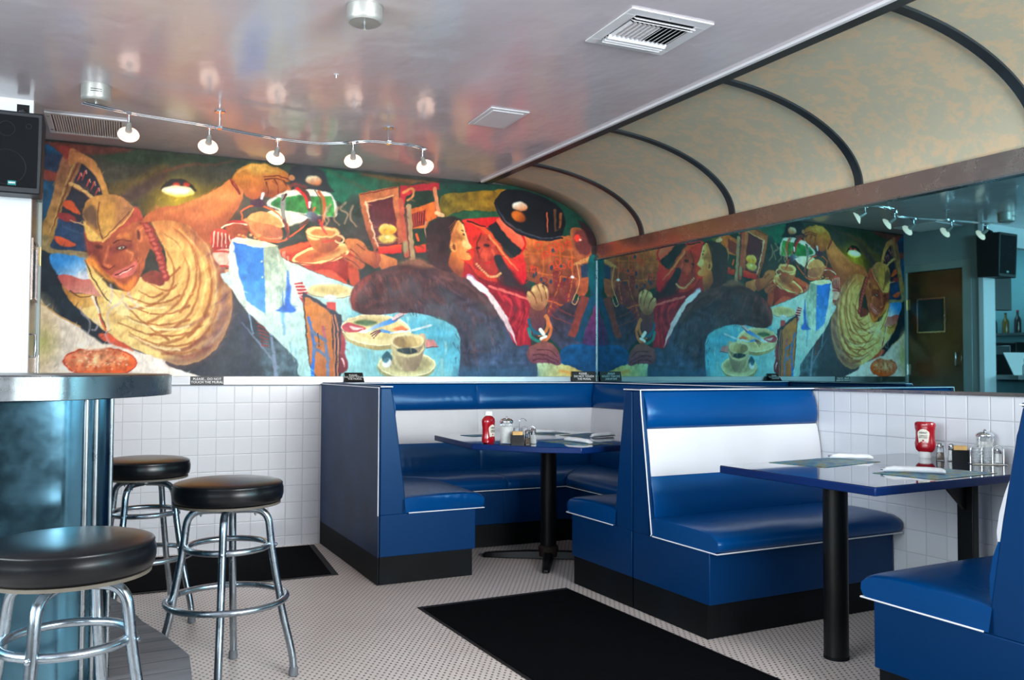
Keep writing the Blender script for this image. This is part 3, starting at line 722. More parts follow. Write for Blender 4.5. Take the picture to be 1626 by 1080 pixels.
    P((176,70,44),[552,420,566,424,572,440,568,458,556,452],soft=1.2); P((26,30,32),[572,430,596,436,590,452,574,452],soft=2)
    E((206,104,60),510,405,46,14,-12,1.2,c2=(236,176,104),g=(490,415,530,395)); O((244,208,140),510,404,45,13,-12,4.2); E((160,74,46),514,402,26,6,-12,3,.7); L((150,50,34),[470,418,510,420,548,402],3,2,2,.8)
    P((196,118,66),[486,372,498,374,540,372,540,384,532,396,514,402,500,396,490,384],(150,74,48),(500,375,520,402)); P((236,196,130),[486,366,492,364,508,378,500,382,490,378],soft=1)
    E((240,204,138),512,369,27,9.5,2,1.2); E((196,128,70),513,370,20,5.5,2,1.4); O((170,104,60),512,369,27,9.5,2,1.1)
    O((236,190,140),538,380,8,6,30,3,-120,120); L((206,70,60),[508,356,514,366,518,372],4,2.6,1.2); L((200,60,46),[512,384,530,382],3,3,2,.8)
    for s_ in ([524,326,516,340,522,350,514,362],[536,330,530,345,538,358],[548,322,540,332,552,340,546,356],[560,328,556,345,566,360]): L((188,150,122),s_,4,2.4,2.4,.7)
    L((220,196,176),[518,330,514,345,520,356],2,1.5,2,.7)
    P((206,126,74),[548,380,566,380,578,386,586,398,600,404,598,426,588,422,570,412,556,402,550,392],(160,80,52),(570,382,580,420)); P((180,90,56),[540,404,560,408,580,420,572,428,556,420],soft=1.5)
    for s_ in ([556,396,566,404,574,414],[566,388,580,398],[548,410,562,418,572,426]): L((110,46,34),s_,1.8,1,1.2)
    P((214,134,78),[598,404,612,406,630,414,626,436,604,426],(176,96,56),(605,404,610,432)); 
    for k in range(3): L((150,70,60),[594+k*2.6,400,599+k*2.4,412,596+k*2,424],1.8,1.8,.8)
    # --- booth window frames
    P((88,36,44),[578,318,625,308,634,352,632,392,602,398,590,360],tex=.15)
    P((194,114,72),[569,309,600,301,632,296,636,340,640,385,632,388,628,345,622,312,584,322,588,350,600,392,596,402,586,380,576,345],(150,80,60),(580,305,600,400),sm=0,tex=.2)
    L((232,196,160),[581,322,588,352,600,394],3,2,1.5); L((226,170,120),[584,321,624,311],2.4); L((120,50,40),[572,310,630,297],1.6)
    E((222,156,42),615,365,14,10,0,1.4,c2=(240,206,120),g=(615,372,612,356)); E((206,180,96),614,379,14,8,0,2.4); E((244,226,160),614,377,4,2.6)
    P((214,78,46),[599,393,637,388,638,402,602,404],(190,30,40),(615,390,616,404),sm=0)
    P((28,48,36),[644,302,690,296,694,350,684,390,656,398],tex=.15)
    P((208,104,46),[648,334,690,320,694,346,680,352,676,362,655,364],tex=.2,sm=0)
    P((80,24,24),[654,340,675,334,676,356,656,362],sm=0)
    for k in range(6): L((200,66,48),[657+k*3.6,340-k,658+k*3.4,360-k],1.6,1.2,.8)
    P((176,42,52),[634,296,696,290,697,302,660,304,644,312,640,330,636,330],sm=0,tex=.2); L((206,130,90),[690,300,693,322,697,342],6,6,1.2); L((236,190,140),[693,338,702,342],6,7,1.2); L((214,140,84),[640,306,654,300,656,310,646,318],5,3,2)
    L((176,84,64),[636,318,640,360,645,405],8,8,1.2); L((158,132,100),[648,328,650,366,654,412],9,10,1.4); L((110,50,50),[644,330,647,370,650,410],2); E((150,140,104),643,392,4,10,0,2)
    P((216,74,40),[658,390,682,387,682,400,660,402],(190,30,36),(668,390,669,402),sm=0); L((206,84,40),[661,372,664,382],3,4,1); L((190,140,110),[676,352,674,366,678,382],2,1.4,1.4)
    # --- teal table
    P((206,224,214),[368,380,420,394,445,408,470,420,545,449,600,472,560,470,700,508,742,545,735,604,498,604,470,570,430,530,372,466],(126,196,204),(440,430,640,590),tex=.06)
    P((70,160,190),[560,495,640,498,700,510,738,545,735,600,660,540,600,520],soft=14,a=.6)
    for k in range(90):
        x_=450+rng.rand()*275; y_=455+rng.rand()*120; L((214,232,206) if k%3 else (70,160,196),[x_,y_,x_+1,y_+12+rng.rand()*18],1.6+rng.rand()*3,.8,2.5,.38)
    L((70,60,60),[446,408,500,432,560,454],2,1,1.2,.7)
    # blue box
    P((46,112,204),[370,384,394,388,418,393,421,440,422,500,392,478,380,440],(84,156,224),(385,390,405,490),sm=0,tex=.12)
    P((246,232,190),[366,382,392,378,442,390,428,394,400,391],sm=0); P((146,164,146),[418,393,441,391,452,420,462,445,478,495,440,500,422,500],(196,222,206),(435,395,450,470),sm=0,tex=.15)
    for k in range(26): x_=424+rng.rand()*34; y_=400+rng.rand()*80; L((226,236,216) if k%2 else (120,160,150),[x_,y_,x_+2,y_+14],2.4,1,2.4,.5)
    P((60,110,196),[438,494,448,484,448,458,452,484,456,430,462,460,461,482,470,490,466,496],soft=1.6); L((76,150,210),[448,496,452,530],8,3,5,.6)
    for y_ in (392,415,440): E((206,220,230),416,y_,1.4,1.4)
    # striped napkin and menus
    P((170,50,56),[467,450,480,448,489,466,480,480,474,470],sm=0)
    for k in range(4): L((240,220,212),[468+k*1.8,453+k*5.2,482+k*2.2,452+k*5],1.8)
    P((34,42,60),[480,468,486,466,520,486,538,498,542,510,540,600,500,600,488,560,484,510],tex=.15)
    P((196,124,62),[482,474,500,480,522,496,526,506,527,540,530,600,506,600,490,572,486,520],(176,104,52),(490,480,520,590),tex=.1)
    for x_ in (530,535.5): L((186,118,84),[x_-4,500,x_,520,x_+1,560,x_,600],2.6)
    L((66,110,170),[490,505,494,522,499,550,497,575,496,600],4.5,5,1.2); L((92,120,160),[513,520,517,545,520,575,520,600],4.5,5,1.2); L((190,84,92),[512,518,516,535],3.4); L((96,116,146),[494,526,506,534,518,542],5,5,1.2); L((96,116,146),[498,552,510,560,522,570],5,5,1.2); L((0,110,210),[497,572,496,602],5,6,1)
    L((60,36,30),[482,474,486,520,490,572],1.6); L((60,36,30),[505,530,506,550],1.6)
    P((164,56,66),[541,520,547,528,548,560,552,580,548,590,538,592,540,560],(110,30,44),(548,530,538,590)); L((236,190,196),[543,570,546,582],3,2,1)
    # small plate, shaker
    E((222,206,156),525,462,37,11,2,1.3); E((206,186,128),524,461,27,6.5,2,1.6); O((160,136,92),525,463,37,11,2,1.2,10,170)
    P((196,66,60),[518,480,532,480,533,494,518,490],sm=0); E((214,222,226),524,473,10,5,4,1.2); L((250,250,250),[517,472,526,470],2.4)
    # big plate with knife and fork
    E((196,180,122),598,529,56,27,4,1.3,c2=(160,146,100),g=(590,515,600,556)); E((226,212,160),597,524,55,24,4,1.3); E((208,190,132),600,522,44,17,4,2); O((240,230,190),597,524,55,24,4,1.8)
    P((176,68,80),[543,518,552,512,566,516,580,520,574,526,556,528,546,525]); P((238,206,200),[554,518,566,520,576,522,562,524],soft=1)
    P((92,130,80),[562,512,576,508,598,512,590,517,572,516],soft=1.6,tex=.4); P((206,110,66),[624,522,638,518,648,524,634,526],soft=1.6)
    P((214,226,236),[568,528,590,519,622,505,633,506,626,513,600,521,580,529],(40,120,196),(575,527,622,505),sm=0); L((226,190,190),[624,506,636,499,649,494],5.5,4.5,1); L((150,80,84),[624,510,640,502],1.4)
    for k in range(3): L((90,44,60),[589+k*2,530+k*3.2,598+k,526+k*2,608,524],1.8)
    L((80,140,196),[606,525,622,529],6,4,1.2); L((196,220,228),[620,529,650,525,684,517],2.6,4,1)
    # cup, saucer, spoon, torn napkin
    P((214,140,136),[674,540,688,539,695,550,676,551],sm=0); L((130,60,56),[676,552,695,551],1.4)
    E((150,150,104),644,584,46,20,0,1.4); E((206,206,156),645,579,46,20,0,1.2); E((172,166,124),648,578,37,14,0,2.4); O((232,230,190),645,579,45,19,0,2)
    L((196,170,140),[664,536,672,532,674,545,670,552],5,5,1.2); 
    P((176,164,124),[619,540,632,548,660,552,674,542,672,562,664,584,652,590,638,588,628,576,622,556],(138,122,104),(630,560,668,580),tex=.1); L((222,214,166),[624,560,628,576,636,586],5,3,3,.7)
    E((224,212,164),646,542,28,13,0,1.2); E((150,124,80),647,543,23,9.5,0,1.4,c2=(222,200,140),g=(640,545,662,536)); E((26,44,50),646,557,16,5,4,1.2); P((206,196,150),[621,548,632,558,646,563,664,560,672,548,672,556,660,566,640,567,624,560],soft=1)
    P((44,96,110),[606,566,614,558,622,566,620,574,610,578],soft=1); E((236,240,244),614,577,8,6,-40,1.2); E((70,120,136),613,573,5,4,-40,1.2)
    # --- lattice wall, lamp and right side
    P((190,100,52),[828,380,862,378,905,376,916,400,920,450,905,480,885,520,866,520,868,460,832,440],(92,46,54),(850,385,890,500),tex=.25)
    for s_ in ([834,402,870,404,912,410],[834,430,870,436,915,442],[868,476,890,484,905,486],[860,384,862,430,852,462],[888,382,889,440,880,470,866,508],[905,380,908,440,896,500]): L((206,104,50),s_,3,2,1.4,.8)
    for k in range(46):
        x_=834+rng.rand()*74; y_=384+rng.rand()*120
        if x_+y_<1385: O((226,70,46) if y_<430 else (130,44,52),x_,y_,3+rng.rand()*4,2+rng.rand()*4,rng.rand()*90,1.4)
    for k in range(10): E((40,60,80),840+rng.rand()*66,392+rng.rand()*60,2,3.4)
    P((70,54,66),[866,520,890,486,930,482,932,560,900,560,880,545],(52,66,92),(880,500,915,560),tex=.3)
    for s_ in ([872,500,900,512,915,520],[880,485,905,500,920,500],[868,514,880,470]): L((130,62,64),s_,2.4,2,1.4,.8)
    P((160,92,58),[905,366,918,362,934,372,940,404,936,440,928,470,914,462,916,420,908,395],(176,88,60),(915,370,930,460),tex=.2)
    P((104,52,50),[912,368,926,366,936,380,938,402,920,404,912,388],soft=2); P((44,60,84),[922,420,934,418,934,440,922,442],sm=0); P((206,140,84),[912,418,934,408,934,414,914,422],soft=1)
    E((236,66,52),916,378,4.5,5.5,0,1.2); E((250,180,160),921,381,2,2); L((214,160,110),[915,418,919,450,912,470,908,480,914,484,918,470],1.6,1.4,.8); E((236,230,224),908,440,3.4,2,20)
    P((42,26,30),[918,350,940,366,950,392,944,412,938,392,928,372],soft=2)
    P((4,84,84),[934,412,950,410,950,470,942,500,936,460],(6,60,84),(940,415,940,500),tex=.2)
    P((130,62,56),[902,534,922,468,936,474,918,538],sm=0,tex=.15); P((20,66,92),[936,470,944,474,922,545,912,540],sm=0); P((110,44,88),[924,545,946,480,950,480,950,556,930,552],(70,50,96),(940,490,930,550),tex=.25)
    P((10,78,124),[886,566,896,552,915,547,935,549,950,556,950,604,900,604,888,585],(8,62,100),(910,550,920,600),tex=.2)
    P((164,192,152),[840,578,865,573,890,577,925,590,950,602,838,604],(206,176,96),(860,580,925,600),tex=.15); L((206,136,60),[890,590,925,596],4,3,4,.7)
    # --- woman in the red hat
    P((196,40,36),[732,352,760,352,776,372,760,396,752,430,742,440,722,420,730,380],(224,52,36),(735,360,760,400),tex=.15)
    P((186,66,50),[752,404,760,380,776,370,790,382,802,410,800,436,792,446,764,446,750,428],(160,44,44),(780,390,760,440),tex=.12)
    P((220,64,46),[744,420,760,430,790,440,800,452,760,452,742,440],(190,50,44),(750,430,790,450))
    L((70,24,26),[764,372,756,392,762,408],3,1.5,2,.7); E((50,24,26),773,390,5,2.4,10,1.2); E((60,24,26),758,394,3.4,2,10,1.2); L((120,30,30),[766,396,760,408,768,412],2,1.2,1.4); L((206,40,40),[772,418,784,414],3.4,2,1.4); L((236,110,80),[782,398,786,410],4,2,3,.6); P((226,92,64),[762,398,770,394,776,404,772,414,764,412],soft=3,a=.6); L((120,26,28),[774,380,784,384,792,396],3,1.5,1.6,.7); L((90,20,28),[788,392,796,404,800,416],4,2,1.6)
    P((20,22,32),[784,408,796,406,804,424,822,440,826,452,806,446,792,430],soft=1.4,tex=.2)
    P((214,34,38),[733,350,756,347,786,345,806,347,800,356,776,362,752,356])
    P((240,78,52),[792,346,806,347,822,356,832,370,834,388,828,400,816,388,802,372,788,353],(252,134,100),(806,386,826,366),soft=1.2); L((206,30,40),[829,372,833,388,827,400],3,3,2)
    P((240,84,46),[736,351,752,353,768,360,782,374,794,392,808,408,818,408,828,402,834,420,835,440,832,452,824,453,812,436,797,408,780,382,760,362],(214,30,50),(800,385,836,440),soft=1.2)
    P((14,18,26),[775,360,787,352,796,366,808,380,828,397,818,409,804,398,790,384],soft=1,sm=0)
    L((255,170,110),[776,374,792,394,812,420],2.4,1.6,2,.8)
    L((60,16,20),[742,352,760,357,770,360],3,2,1); L((250,150,90),[778,378,800,404,822,430],2.4,2,2,.7)
    P((134,26,42),[728,424,744,420,760,440,800,452,836,462,846,500,842,540,838,556,810,540,796,510,776,476,752,452],(160,32,54),(760,440,830,540),tex=.12)
    P((176,36,44),[722,420,738,416,748,428,760,446,744,444,728,434],soft=1.5)
    for s_ in ([800,470,812,485,806,510],[820,470,826,495,812,520],[836,490,826,515,822,545],[842,500,832,525,830,550],[790,462,800,480]): L((214,60,66),s_,5,2,3,.7)
    for s_ in ([808,470,818,490,810,515],[830,480,832,500,820,530]): L((84,14,30),s_,3,1.5,2,.7)
    F([736,440,760,452,800,460,838,470,846,500,842,545,826,556,800,520,776,480],780,620,1,22,1.6,.22,(80,10,28),(226,64,74),61)
    P((52,28,36),[800,420,836,456,868,452,860,470,820,462,790,448],soft=3,a=.8)
    for k in range(15):
        t_=k/14; x_=757+38*t_; y_=419+20*math.sin(t_*2.4)+2*t_; E((214,160,110),x_,y_,1.9,1.9,0,.8)
    L((226,104,98),[776,455,800,462,838,475],4.4,4.2,1)
    P((10,14,22),[785,322,790,312,800,303,820,301,850,308,878,322,894,338,896,362,888,377,868,381,838,376,812,360,794,342],tex=.1)
    L((66,70,82),[787,326,800,348,828,368,860,378,888,376],2.2,2,1); L((20,24,34),[785,322,798,350,826,371,860,381,892,378],3,3,1)
    E((206,130,84),825,328,13,7,6,1.4,c2=(252,240,220),g=(828,334,824,322)); E((214,110,36),823,344,13,8,24,1.6,c2=(120,50,20),g=(820,340,834,352)); L((190,90,60),[868,338,869,368],2.6,1.6,1.2); L((92,60,44),[880,334,882,366],5,3,2); L((120,70,40),[890,340,888,362],5,3,1.6)
    # --- man: jacket, head
    P((76,42,44),[556,470,570,446,600,430,640,418,664,412,690,422,714,428,736,440,764,464,786,492,806,524,818,548,842,552,846,604,736,604,730,575,728,530,700,504,640,497,600,500,566,496],(60,74,96),(640,440,760,590),tex=.14)
    P((134,56,50),[556,474,566,450,590,436,582,450,566,470,562,492],soft=3); P((96,60,56),[700,424,736,440,770,470,790,500,770,500,740,466,700,440],soft=6,a=.7)
    P((150,104,80),[630,418,660,410,690,422,682,426,654,422],soft=3,a=.7)
    for s_ in ([590,450,600,480,596,496],[612,440,622,470,630,492],[650,440,660,470,690,490],[700,460,740,480,760,520],[745,500,740,540,748,590],[765,510,770,550,766,590],[790,520,800,545],[735,560,780,566,840,562],[742,580,790,584,838,580],[660,430,690,450,720,490]): L((36,34,48),s_,5,2,5,.65)
    for s_ in ([580,452,590,478],[625,436,640,470],[690,440,730,470],[752,505,752,550,760,590],[776,520,784,550],[750,558,800,558],[700,440,740,452,770,480],[600,436,612,460]): L((128,84,84),s_,4,2,4,.5)
    F([560,470,590,438,640,420,690,424,736,440,764,464,786,492,800,524,770,560,736,560,724,526,700,504,640,495,600,498,566,494],640,640,.8,24,1.6,.34,(34,26,36),(124,74,70),41)
    F([700,500,740,470,786,500,812,545,838,560,840,600,740,600,728,540],0,0,1,30,1.6,.34,(30,40,58),(92,104,128),51,75)
    for k in range(170):
        t_=rng.rand(); x_=562+t_*235; y0_=448-22*math.sin(min(1,t_*1.6)*3.1)+(0 if x_<735 else (x_-735)*1.1); y_=y0_+rng.rand()*(495-y0_ if x_<715 else 590-y0_)
        if x_<715 and y_>498: continue
        cc=(34,26,34) if rng.rand()<.55 else ((132,78,64) if x_<740 and y_<480 else (96,104,128)); a_=1.2+rng.uniform(-.5,.5)
        L(cc,[x_,y_,x_+9*math.cos(a_),y_+9*math.sin(a_)],2.2,.8,1.8,.45)
    P((70,92,124),[760,560,800,556,842,560,842,580,800,580,764,584],soft=6,a=.6,tex=.3); P((50,92,124),[736,585,840,585,840,604,736,604],soft=8,a=.8)
    P((200,150,190),[741,440,746,436,760,448,774,460,770,466,752,454],(250,244,240),(742,440,760,456),sm=1); L((250,246,244),[744,441,762,456],5,3,1)
    P((246,230,226),[766,458,782,470,794,486,806,508,815,528,820,548,812,532,800,514,788,494,776,474],(226,196,200),(780,465,815,540),soft=1)
    P((42,28,30),[676,372,684,354,700,346,718,344,732,350,736,360,724,366,716,380,712,402,722,424,716,432,690,424,678,410],(60,34,38),(720,350,690,420),tex=.2)
    P((236,170,96),[724,352,732,354,738,366,741,378,747,394,742,398,748,408,744,414,730,412,720,404,714,392,716,374],(206,112,56),(742,380,716,396),tex=.08)
    P((206,116,56),[716,400,730,412,736,418,732,440,722,434,712,420],(120,58,42),(734,412,716,430)); 
    E((226,160,90),720,392,5,9,-8,1.2); E((130,58,32),721,393,2.4,5.4,-8,1.2); P((120,58,34),[716,374,722,366,732,372,734,382,726,380,720,386],soft=3,a=.5); P((246,196,128),[736,380,744,388,746,394,740,394,734,388],soft=1.5); L((70,36,26),[733,366,739,368],2); E((60,30,24),737,373,2.2,1.6); L((150,60,40),[741,400,747,401],1.8); L((250,214,150),[734,358,740,376,746,392],2,2,1.6)
    for k in range(6): L((190,110,60),[722+k,350+k,712+k*1.4,362+k*4],1,.8,1,.7)
    # --- raised hand, bangles, clasped hands
    P((118,66,62),[842,488,866,486,866,512,860,532,846,530,840,510],(84,52,70),(850,490,855,530))
    P((214,170,112),[836,470,838,462,843,462,845,454,852,452,858,450,863,453,868,457,871,466,870,478,864,490,854,494,844,488,838,478],(150,92,70),(850,455,856,494),tex=.08)
    for s_ in ([843,463,849,474,852,482],[852,454,858,466,861,478],[862,454,866,464,868,474]): L((116,56,36),s_,1.8,1.2,1)
    for x_,y_ in ((840,467),(847,460),(856,455),(866,460)): E((236,200,140),x_,y_,2.4,4,-20,2,.7)
    L((196,120,70),[866,502,870,512,866,526,856,532],5,5,1.2); L((30,90,110),[840,508,842,520,850,528,858,530],5,5,1.2); L((246,238,226),[858,524,862,530],6,6,1)
    L((206,116,72),[870,510,874,524,868,538,858,543],4.6,5,1.2); L((40,130,120),[838,522,844,536,856,542],5,5,1.2); L((250,244,230),[860,538,866,534],6,5,1)
    P((140,84,78),[836,556,848,546,864,542,880,550,887,562,888,580,868,576,842,576],(108,66,84),(860,545,862,580),tex=.12)
    for s_ in ([852,556,872,556,884,566],[846,564,866,564,886,574],[846,572,866,570,880,577]): L((80,40,50),s_,2,1.2,1.4)
    # steam over the bun
    for s_ in ([128,488,130,498,140,506,143,516,140,530,142,544],[196,470,190,482,176,490,170,505,172,520,168,532,174,546],[176,452,178,470,172,486],[204,465,210,478,220,486,206,490,198,480],[150,508,155,514,152,524,146,524]): L((206,196,206),s_,3,2.4,3,.7)
    # dark stroke along the upper edge
    L((30,34,34),[62,222,300,243,480,262,700,288,800,292],4,4,3,.8)
    # brush grain: short strokes that pick up the colour under them
    ucol = U[nz//2]
    for k in range(1500):
        x_ = 64+rng.rand()*880; c_i = min(nx-1, int(np.searchsorted(ucol, x_))); r_i = int(rng.rand()*nz)
        y_ = V[r_i, c_i]; col_ = IM[r_i, c_i].copy()*(1+rng.uniform(-.17, .19))+rng.uniform(-5, 5, 3)
        a_ = rng.uniform(-.5, .5)+(-.9 if x_ < 380 else 1.1 if x_ > 560 and y_ > 420 else .3); ll = 3+rng.rand()*8
        L(np.clip(col_, 0, 255), [x_, y_, x_+ll*math.cos(a_), y_+ll*math.sin(a_)], 1.4+rng.rand()*1.6, .6, 1.6, .55)
    gr = (vnoise(2.2, 1, 2.5, 11)-.5)*.12+(vnoise(14, 1.6, .7, 12)-.5)*.12
    IM2 = IM*(1+gr[..., None]); g_ = IM2.mean(axis=-1, keepdims=True)
    IM2 = g_+(IM2-g_)*1.05; IM2 = np.clip(118+(IM2-118)*1.07+4, 3, 252)
    lc = lin(IM2)*.86
    me = bpy.data.meshes.new('mural')
    vs = np.stack([X, np.full(X.shape, -.006), Z], -1).reshape(-1, 3)
    i = np.arange(nz*nx).reshape(nz, nx)
    q = np.stack([i[:-1, :-1], i[:-1, 1:], i[1:, 1:], i[1:, :-1]], -1).reshape(-1, 4)
    me.vertices.add(len(vs)); me.vertices.foreach_set('co', vs.ravel())
    me.loops.add(q.size); me.loops.foreach_set('vertex_index', q.ravel().astype(np.int32))
    me.polygons.add(len(q)); me.polygons.foreach_set('loop_start', (np.arange(len(q))*4).astype(np.int32))
    me.update(); me.validate()
    ca = me.color_attributes.new('paint', 'FLOAT_COLOR', 'POINT')
    ca.data.foreach_set('color', np.concatenate([lc.reshape(-1, 3), np.ones((nx*nz, 1))], 1).ravel().astype(np.float32))
    o = bpy.data.objects.new('mural', me); COL.objects.link(o)
    t = NT('mural_oil_paint'); at = t.n('ShaderNodeVertexColor'); at.layer_name = 'paint'
    v = t.objc()
    t.set(color=at.outputs[0], rough=t.ramp(t.noise(v, 6, 3), [(.3, (.36,)*3), (.7, (.5,)*3)]), spec=.2)
    t.bump(t.noise(v, 60, 3, .6, scl=(1, 1, .4)), .12, .003)
    me.materials.append(t.m)
    bk = MB(); bk.box(MX0-.001, MX1+.001, -.0055, 0.003, MZ0, MZ1)
    b = bk.build('backing_board', M['plaster_dim'], o)
    tag(o, 'wide painted mural of a leaning cook and an embracing couple, above white tiles', 'mural')
paint_mural()

# ================================================================== BOOTHS
TK = .15
def dback(z): return .155-.095*(z-.38)/.69
def offsets(path):
    P = [np.array(p[:2], float) for p in path]; N = len(P); ns = []
    for i in range(N-1):
        d = P[i+1]-P[i]; d /= np.linalg.norm(d); ns.append(np.array([d[1], -d[0]]))
    out = []
    for i in range(N):
        if i == 0: out.append(ns[0])
        elif i == N-1: out.append(ns[-1])
        else:
            b = ns[i-1]+ns[i]; b /= np.linalg.norm(b); out.append(b/(b @ ns[i]))
    return P, out
PROF = {
 'toe_kick': [(.004, .002), (.548, .002), (.548, TK), (.004, TK)],
 'base': [(.004, TK), (.566, TK), (.566, .374), (.004, .374)],
 'seat': [(.14, .378), (.60, .378), (.622, .386), (.632, .405), (.630, .428), (.612, .450), (.575, .464), (.50, .470), (.40, .472), (.30, .471), (.20, .468), (.14, .462)],
 'back_lower': [(.004, .40), (dback(.44), .44), (dback(.48)+.012, .48), (dback(.54)+.016, .54), (dback(.60)+.012, .60), (dback(.65)+.001, .652), (.004, .652)],
 'back_panel': [(.004, .653), (dback(.653)+.001, .653), (dback(.68)+.009, .68), (dback(.74)+.013, .74), (dback(.80)+.012, .80), (dback(.85)+.007, .855), (dback(.878)+.001, .878), (.004, .878)],
 'back_roll': [(.004, .879), (dback(.88)+.001, .879), (dback(.90)+.016, .893), (dback(.94)+.027, .93), (dback(.98)+.028, .975), (dback(1.02)+.020, 1.02), (dback(1.05)+.006, 1.052), (dback(1.06)-.002, 1.060), (.004, 1.060)],
 'cap': [(.0, 1.0605), (.066, 1.0605), (.066, 1.073), (.0, 1.073)],
}
PM = {'toe_kick': 'toe', 'base': 'blue_flat_shaded', 'seat': 'blue', 'back_lower': 'blue', 'back_panel': 'white', 'back_roll': 'blue', 'cap': 'blue_flat_shaded'}
def sweep(A, mA, B, mB, prof, puff=0.0, n=14, endpuff=True, sag=0.0):
    mb = MB(); ts = [0.0]
    L_ = np.linalg.norm(B-A)
    if puff:
        e = [.004, .012, .026, .05, .09]; ts = [0]+[x/L_ for x in e]+list(np.linspace(.13/L_, 1-.13/L_, 14))+[1-x/L_ for x in e[::-1]]+[1]
    else: ts = [0, 1]
    cx = sum(p[0] for p in prof)/len(prof); cz = sum(p[1] for p in prof)/len(prof)
    rng_ = np.random.RandomState(int(abs(A[0]*1000+B[1]*777)) % 9999)
    ph = rng_.rand(3)*6
    vs = []; N = len(prof)
    for t in ts:
        e = min(t, 1-t)*L_
        k = math.exp(-e/.018) if puff else 0
        for (d, z) in prof:
            dd, zz = d, z
            if puff and d > .02:
                dd = d-(puff*k if d > cx or True else 0)*.9
                if z > cz: zz = z-puff*.7*k*(1 if sag else 0)
                if sag and z > .45: zz += sag*math.sin(PI*t)*(.6+.4*math.sin(3*PI*t+ph[0]))*math.sin(PI*min(1, max(0, (d-.14)/.48)))
            p = (A+mA*dd)*(1-t)+(B+mB*dd)*t
            vs.append((p[0], p[1], zz))
    fs = []
    for i in range(len(ts)-1):
        for j in range(N): fs.append((i*N+j, i*N+(j+1) % N, (i+1)*N+(j+1) % N, (i+1)*N+j))
    fs += [tuple(range(N))[::-1], tuple((len(ts)-1)*N+j for j in range(N))]
    return mb.add(vs, fs)
def bench(root, path, ends=(True, True), slope=(True, True), lean=0.0, bulge=0.0):
    P, m_ = offsets(path)
    def at(i, d, z, along=0.0):
        p = P[i]+m_[i]*d
        if along:
            j = 1 if i == 0 else i-1
            t = P[j]-P[i]; t /= np.linalg.norm(t); p = p+t*along
        return (p[0], p[1], z)
    for nm in ('toe_kick', 'base', 'seat', 'back_lower', 'back_panel', 'back_roll', 'cap'):
        for i in range(len(P)-1):
            A, B = P[i].copy(), P[i+1].copy(); tdir = (B-A)/np.linalg.norm(B-A)
            if nm == 'toe_kick':
                if i == 0 and ends[0]: A = A+tdir*.004
                if i == len(P)-2 and ends[1]: B = B-tdir*.004
            if lean: prof_ = [(d-lean*max(0, (z-.45)/.62) if d > .02 else d, z) for d, z in PROF[nm]] if nm.startswith('back') or nm == 'cap' else PROF[nm]
            else: prof_ = PROF[nm]
            if bulge and nm in ('back_lower', 'back_panel'): prof_ = [(d+bulge*math.sin(PI*min(1, max(0, (z-.40)/.52))) if d > .02 else d, z) for d, z in prof_]
            pf = {'seat': .012, 'back_lower': .007, 'back_panel': .005, 'back_roll': .012}.get(nm, 0)
            if nm in ('back_lower', 'back_panel', 'back_roll'):
                if i == 0 and ends[0]: A = A+tdir*.02
                if i == len(P)-2 and ends[1]: B = B-tdir*.02
            mb = sweep(A, m_[i], B, m_[i+1], prof_, pf, sag=(.007 if nm == 'seat' else 0))
            mb.build(nm, M[PM[nm]], root, angle=50, bevel=(.003 if nm in ('base', 'cap') else 0))
    # piping
    pp = MB(); r = .0030
    front = [at(i, .069-lean, 1.067) for i in range(len(P))]
    seatl = [at(i, .622, .3785) for i in range(len(P))]
    MB().tube(front, r, 8).build('top_piping', M['piping'], root)
    a0 = [at(0, .622, .3785)] if ends[0] else []
    sl = list(seatl)
    if ends[0]: sl = [at(0, .165, .3785, -.004)]+[at(0, .618, .3785, -.004)]+sl[1:]
    if ends[1]: sl = sl[:-1]+[at(len(P)-1, .618, .3785, -.004), at(len(P)-1, .165, .3785, -.004)]
    MB().tube(sl, r, 8).build('seat_piping', M['piping'], root)
    for k, e in ((0, ends[0]), (len(P)-1, ends[1])):
        if not e: continue
        sl_ = slope[0] if k == 0 else slope[1]
        pp = MB()
        if not sl_: pp.tube([at(k, .0, 1.067, -.002), at(k, .069-lean, 1.067, -.002)], r, 8).build('end_piping', M['piping'], root); continue
        pp.tube([at(k, .0, 1.067, -.003), at(k, .069, 1.067, -.003), at(k, dback(1.0)+.004, 1.0, -.003), at(k, dback(.7)+.004, .7, -.003), at(k, dback(.4)+.004, .386, -.003), at(k, .15, .3785, -.003)], r, 8).build('end_piping', M['piping'], root)
    # padded end panels of the backrest
    for k, e in ((0, ends[0]), (len(P)-1, ends[1])):
        if not e: continue
        j = 1 if k == 0 else k-1
        t = P[j]-P[k]; t /= np.linalg.norm(t)
        pts = [at(k, .002, .372), at(k, .158, .372), at(k, dback(.72)+.006-lean*.4, .72), at(k, dback(.95)+.006-lean*.8, .95), at(k, dback(1.06)+.002-lean, 1.0605), at(k, .002, 1.0605)]
        MB().slab(pts, (t[0]*.022, t[1]*.022, 0)).build('end_panel', M['blue_flat_shaded'], root, bevel=.006)
def base_empty(name, label, s, q, **kw):
    return thing(name, label, 'booth', W(s, q, 0), **kw)
b1 = thing('corner_booth', 'U-shaped blue and white vinyl corner booth wrapping round the far table below the mural', 'booth', (-1.0, -.6, 0))
pathc = [W(1.15, 2.130)[:2], (-2.113, -.014), (-1.03, -.014), (-.012, -.014), W(2.118, .012)[:2], W(2.118, 1.165)[:2]]
bench(b1, pathc, slope=(False, False))
sp = MB()   # slate side panel facing the stools
a = W(1.152, 2.132); b = (-2.1135, -.014)
for (z0, z1, mt, nm) in ((TK, 1.060, 'laminate_slate', 'side_panel'), (.003, TK, 'toe', 'side_toe_kick')):
    MB().slab([(a[0], a[1], z0), (b[0], b[1], z0), (b[0], b[1], z1), (a[0], a[1], z1)], (-.006, 0, 0)).build(nm, M[mt], b1)
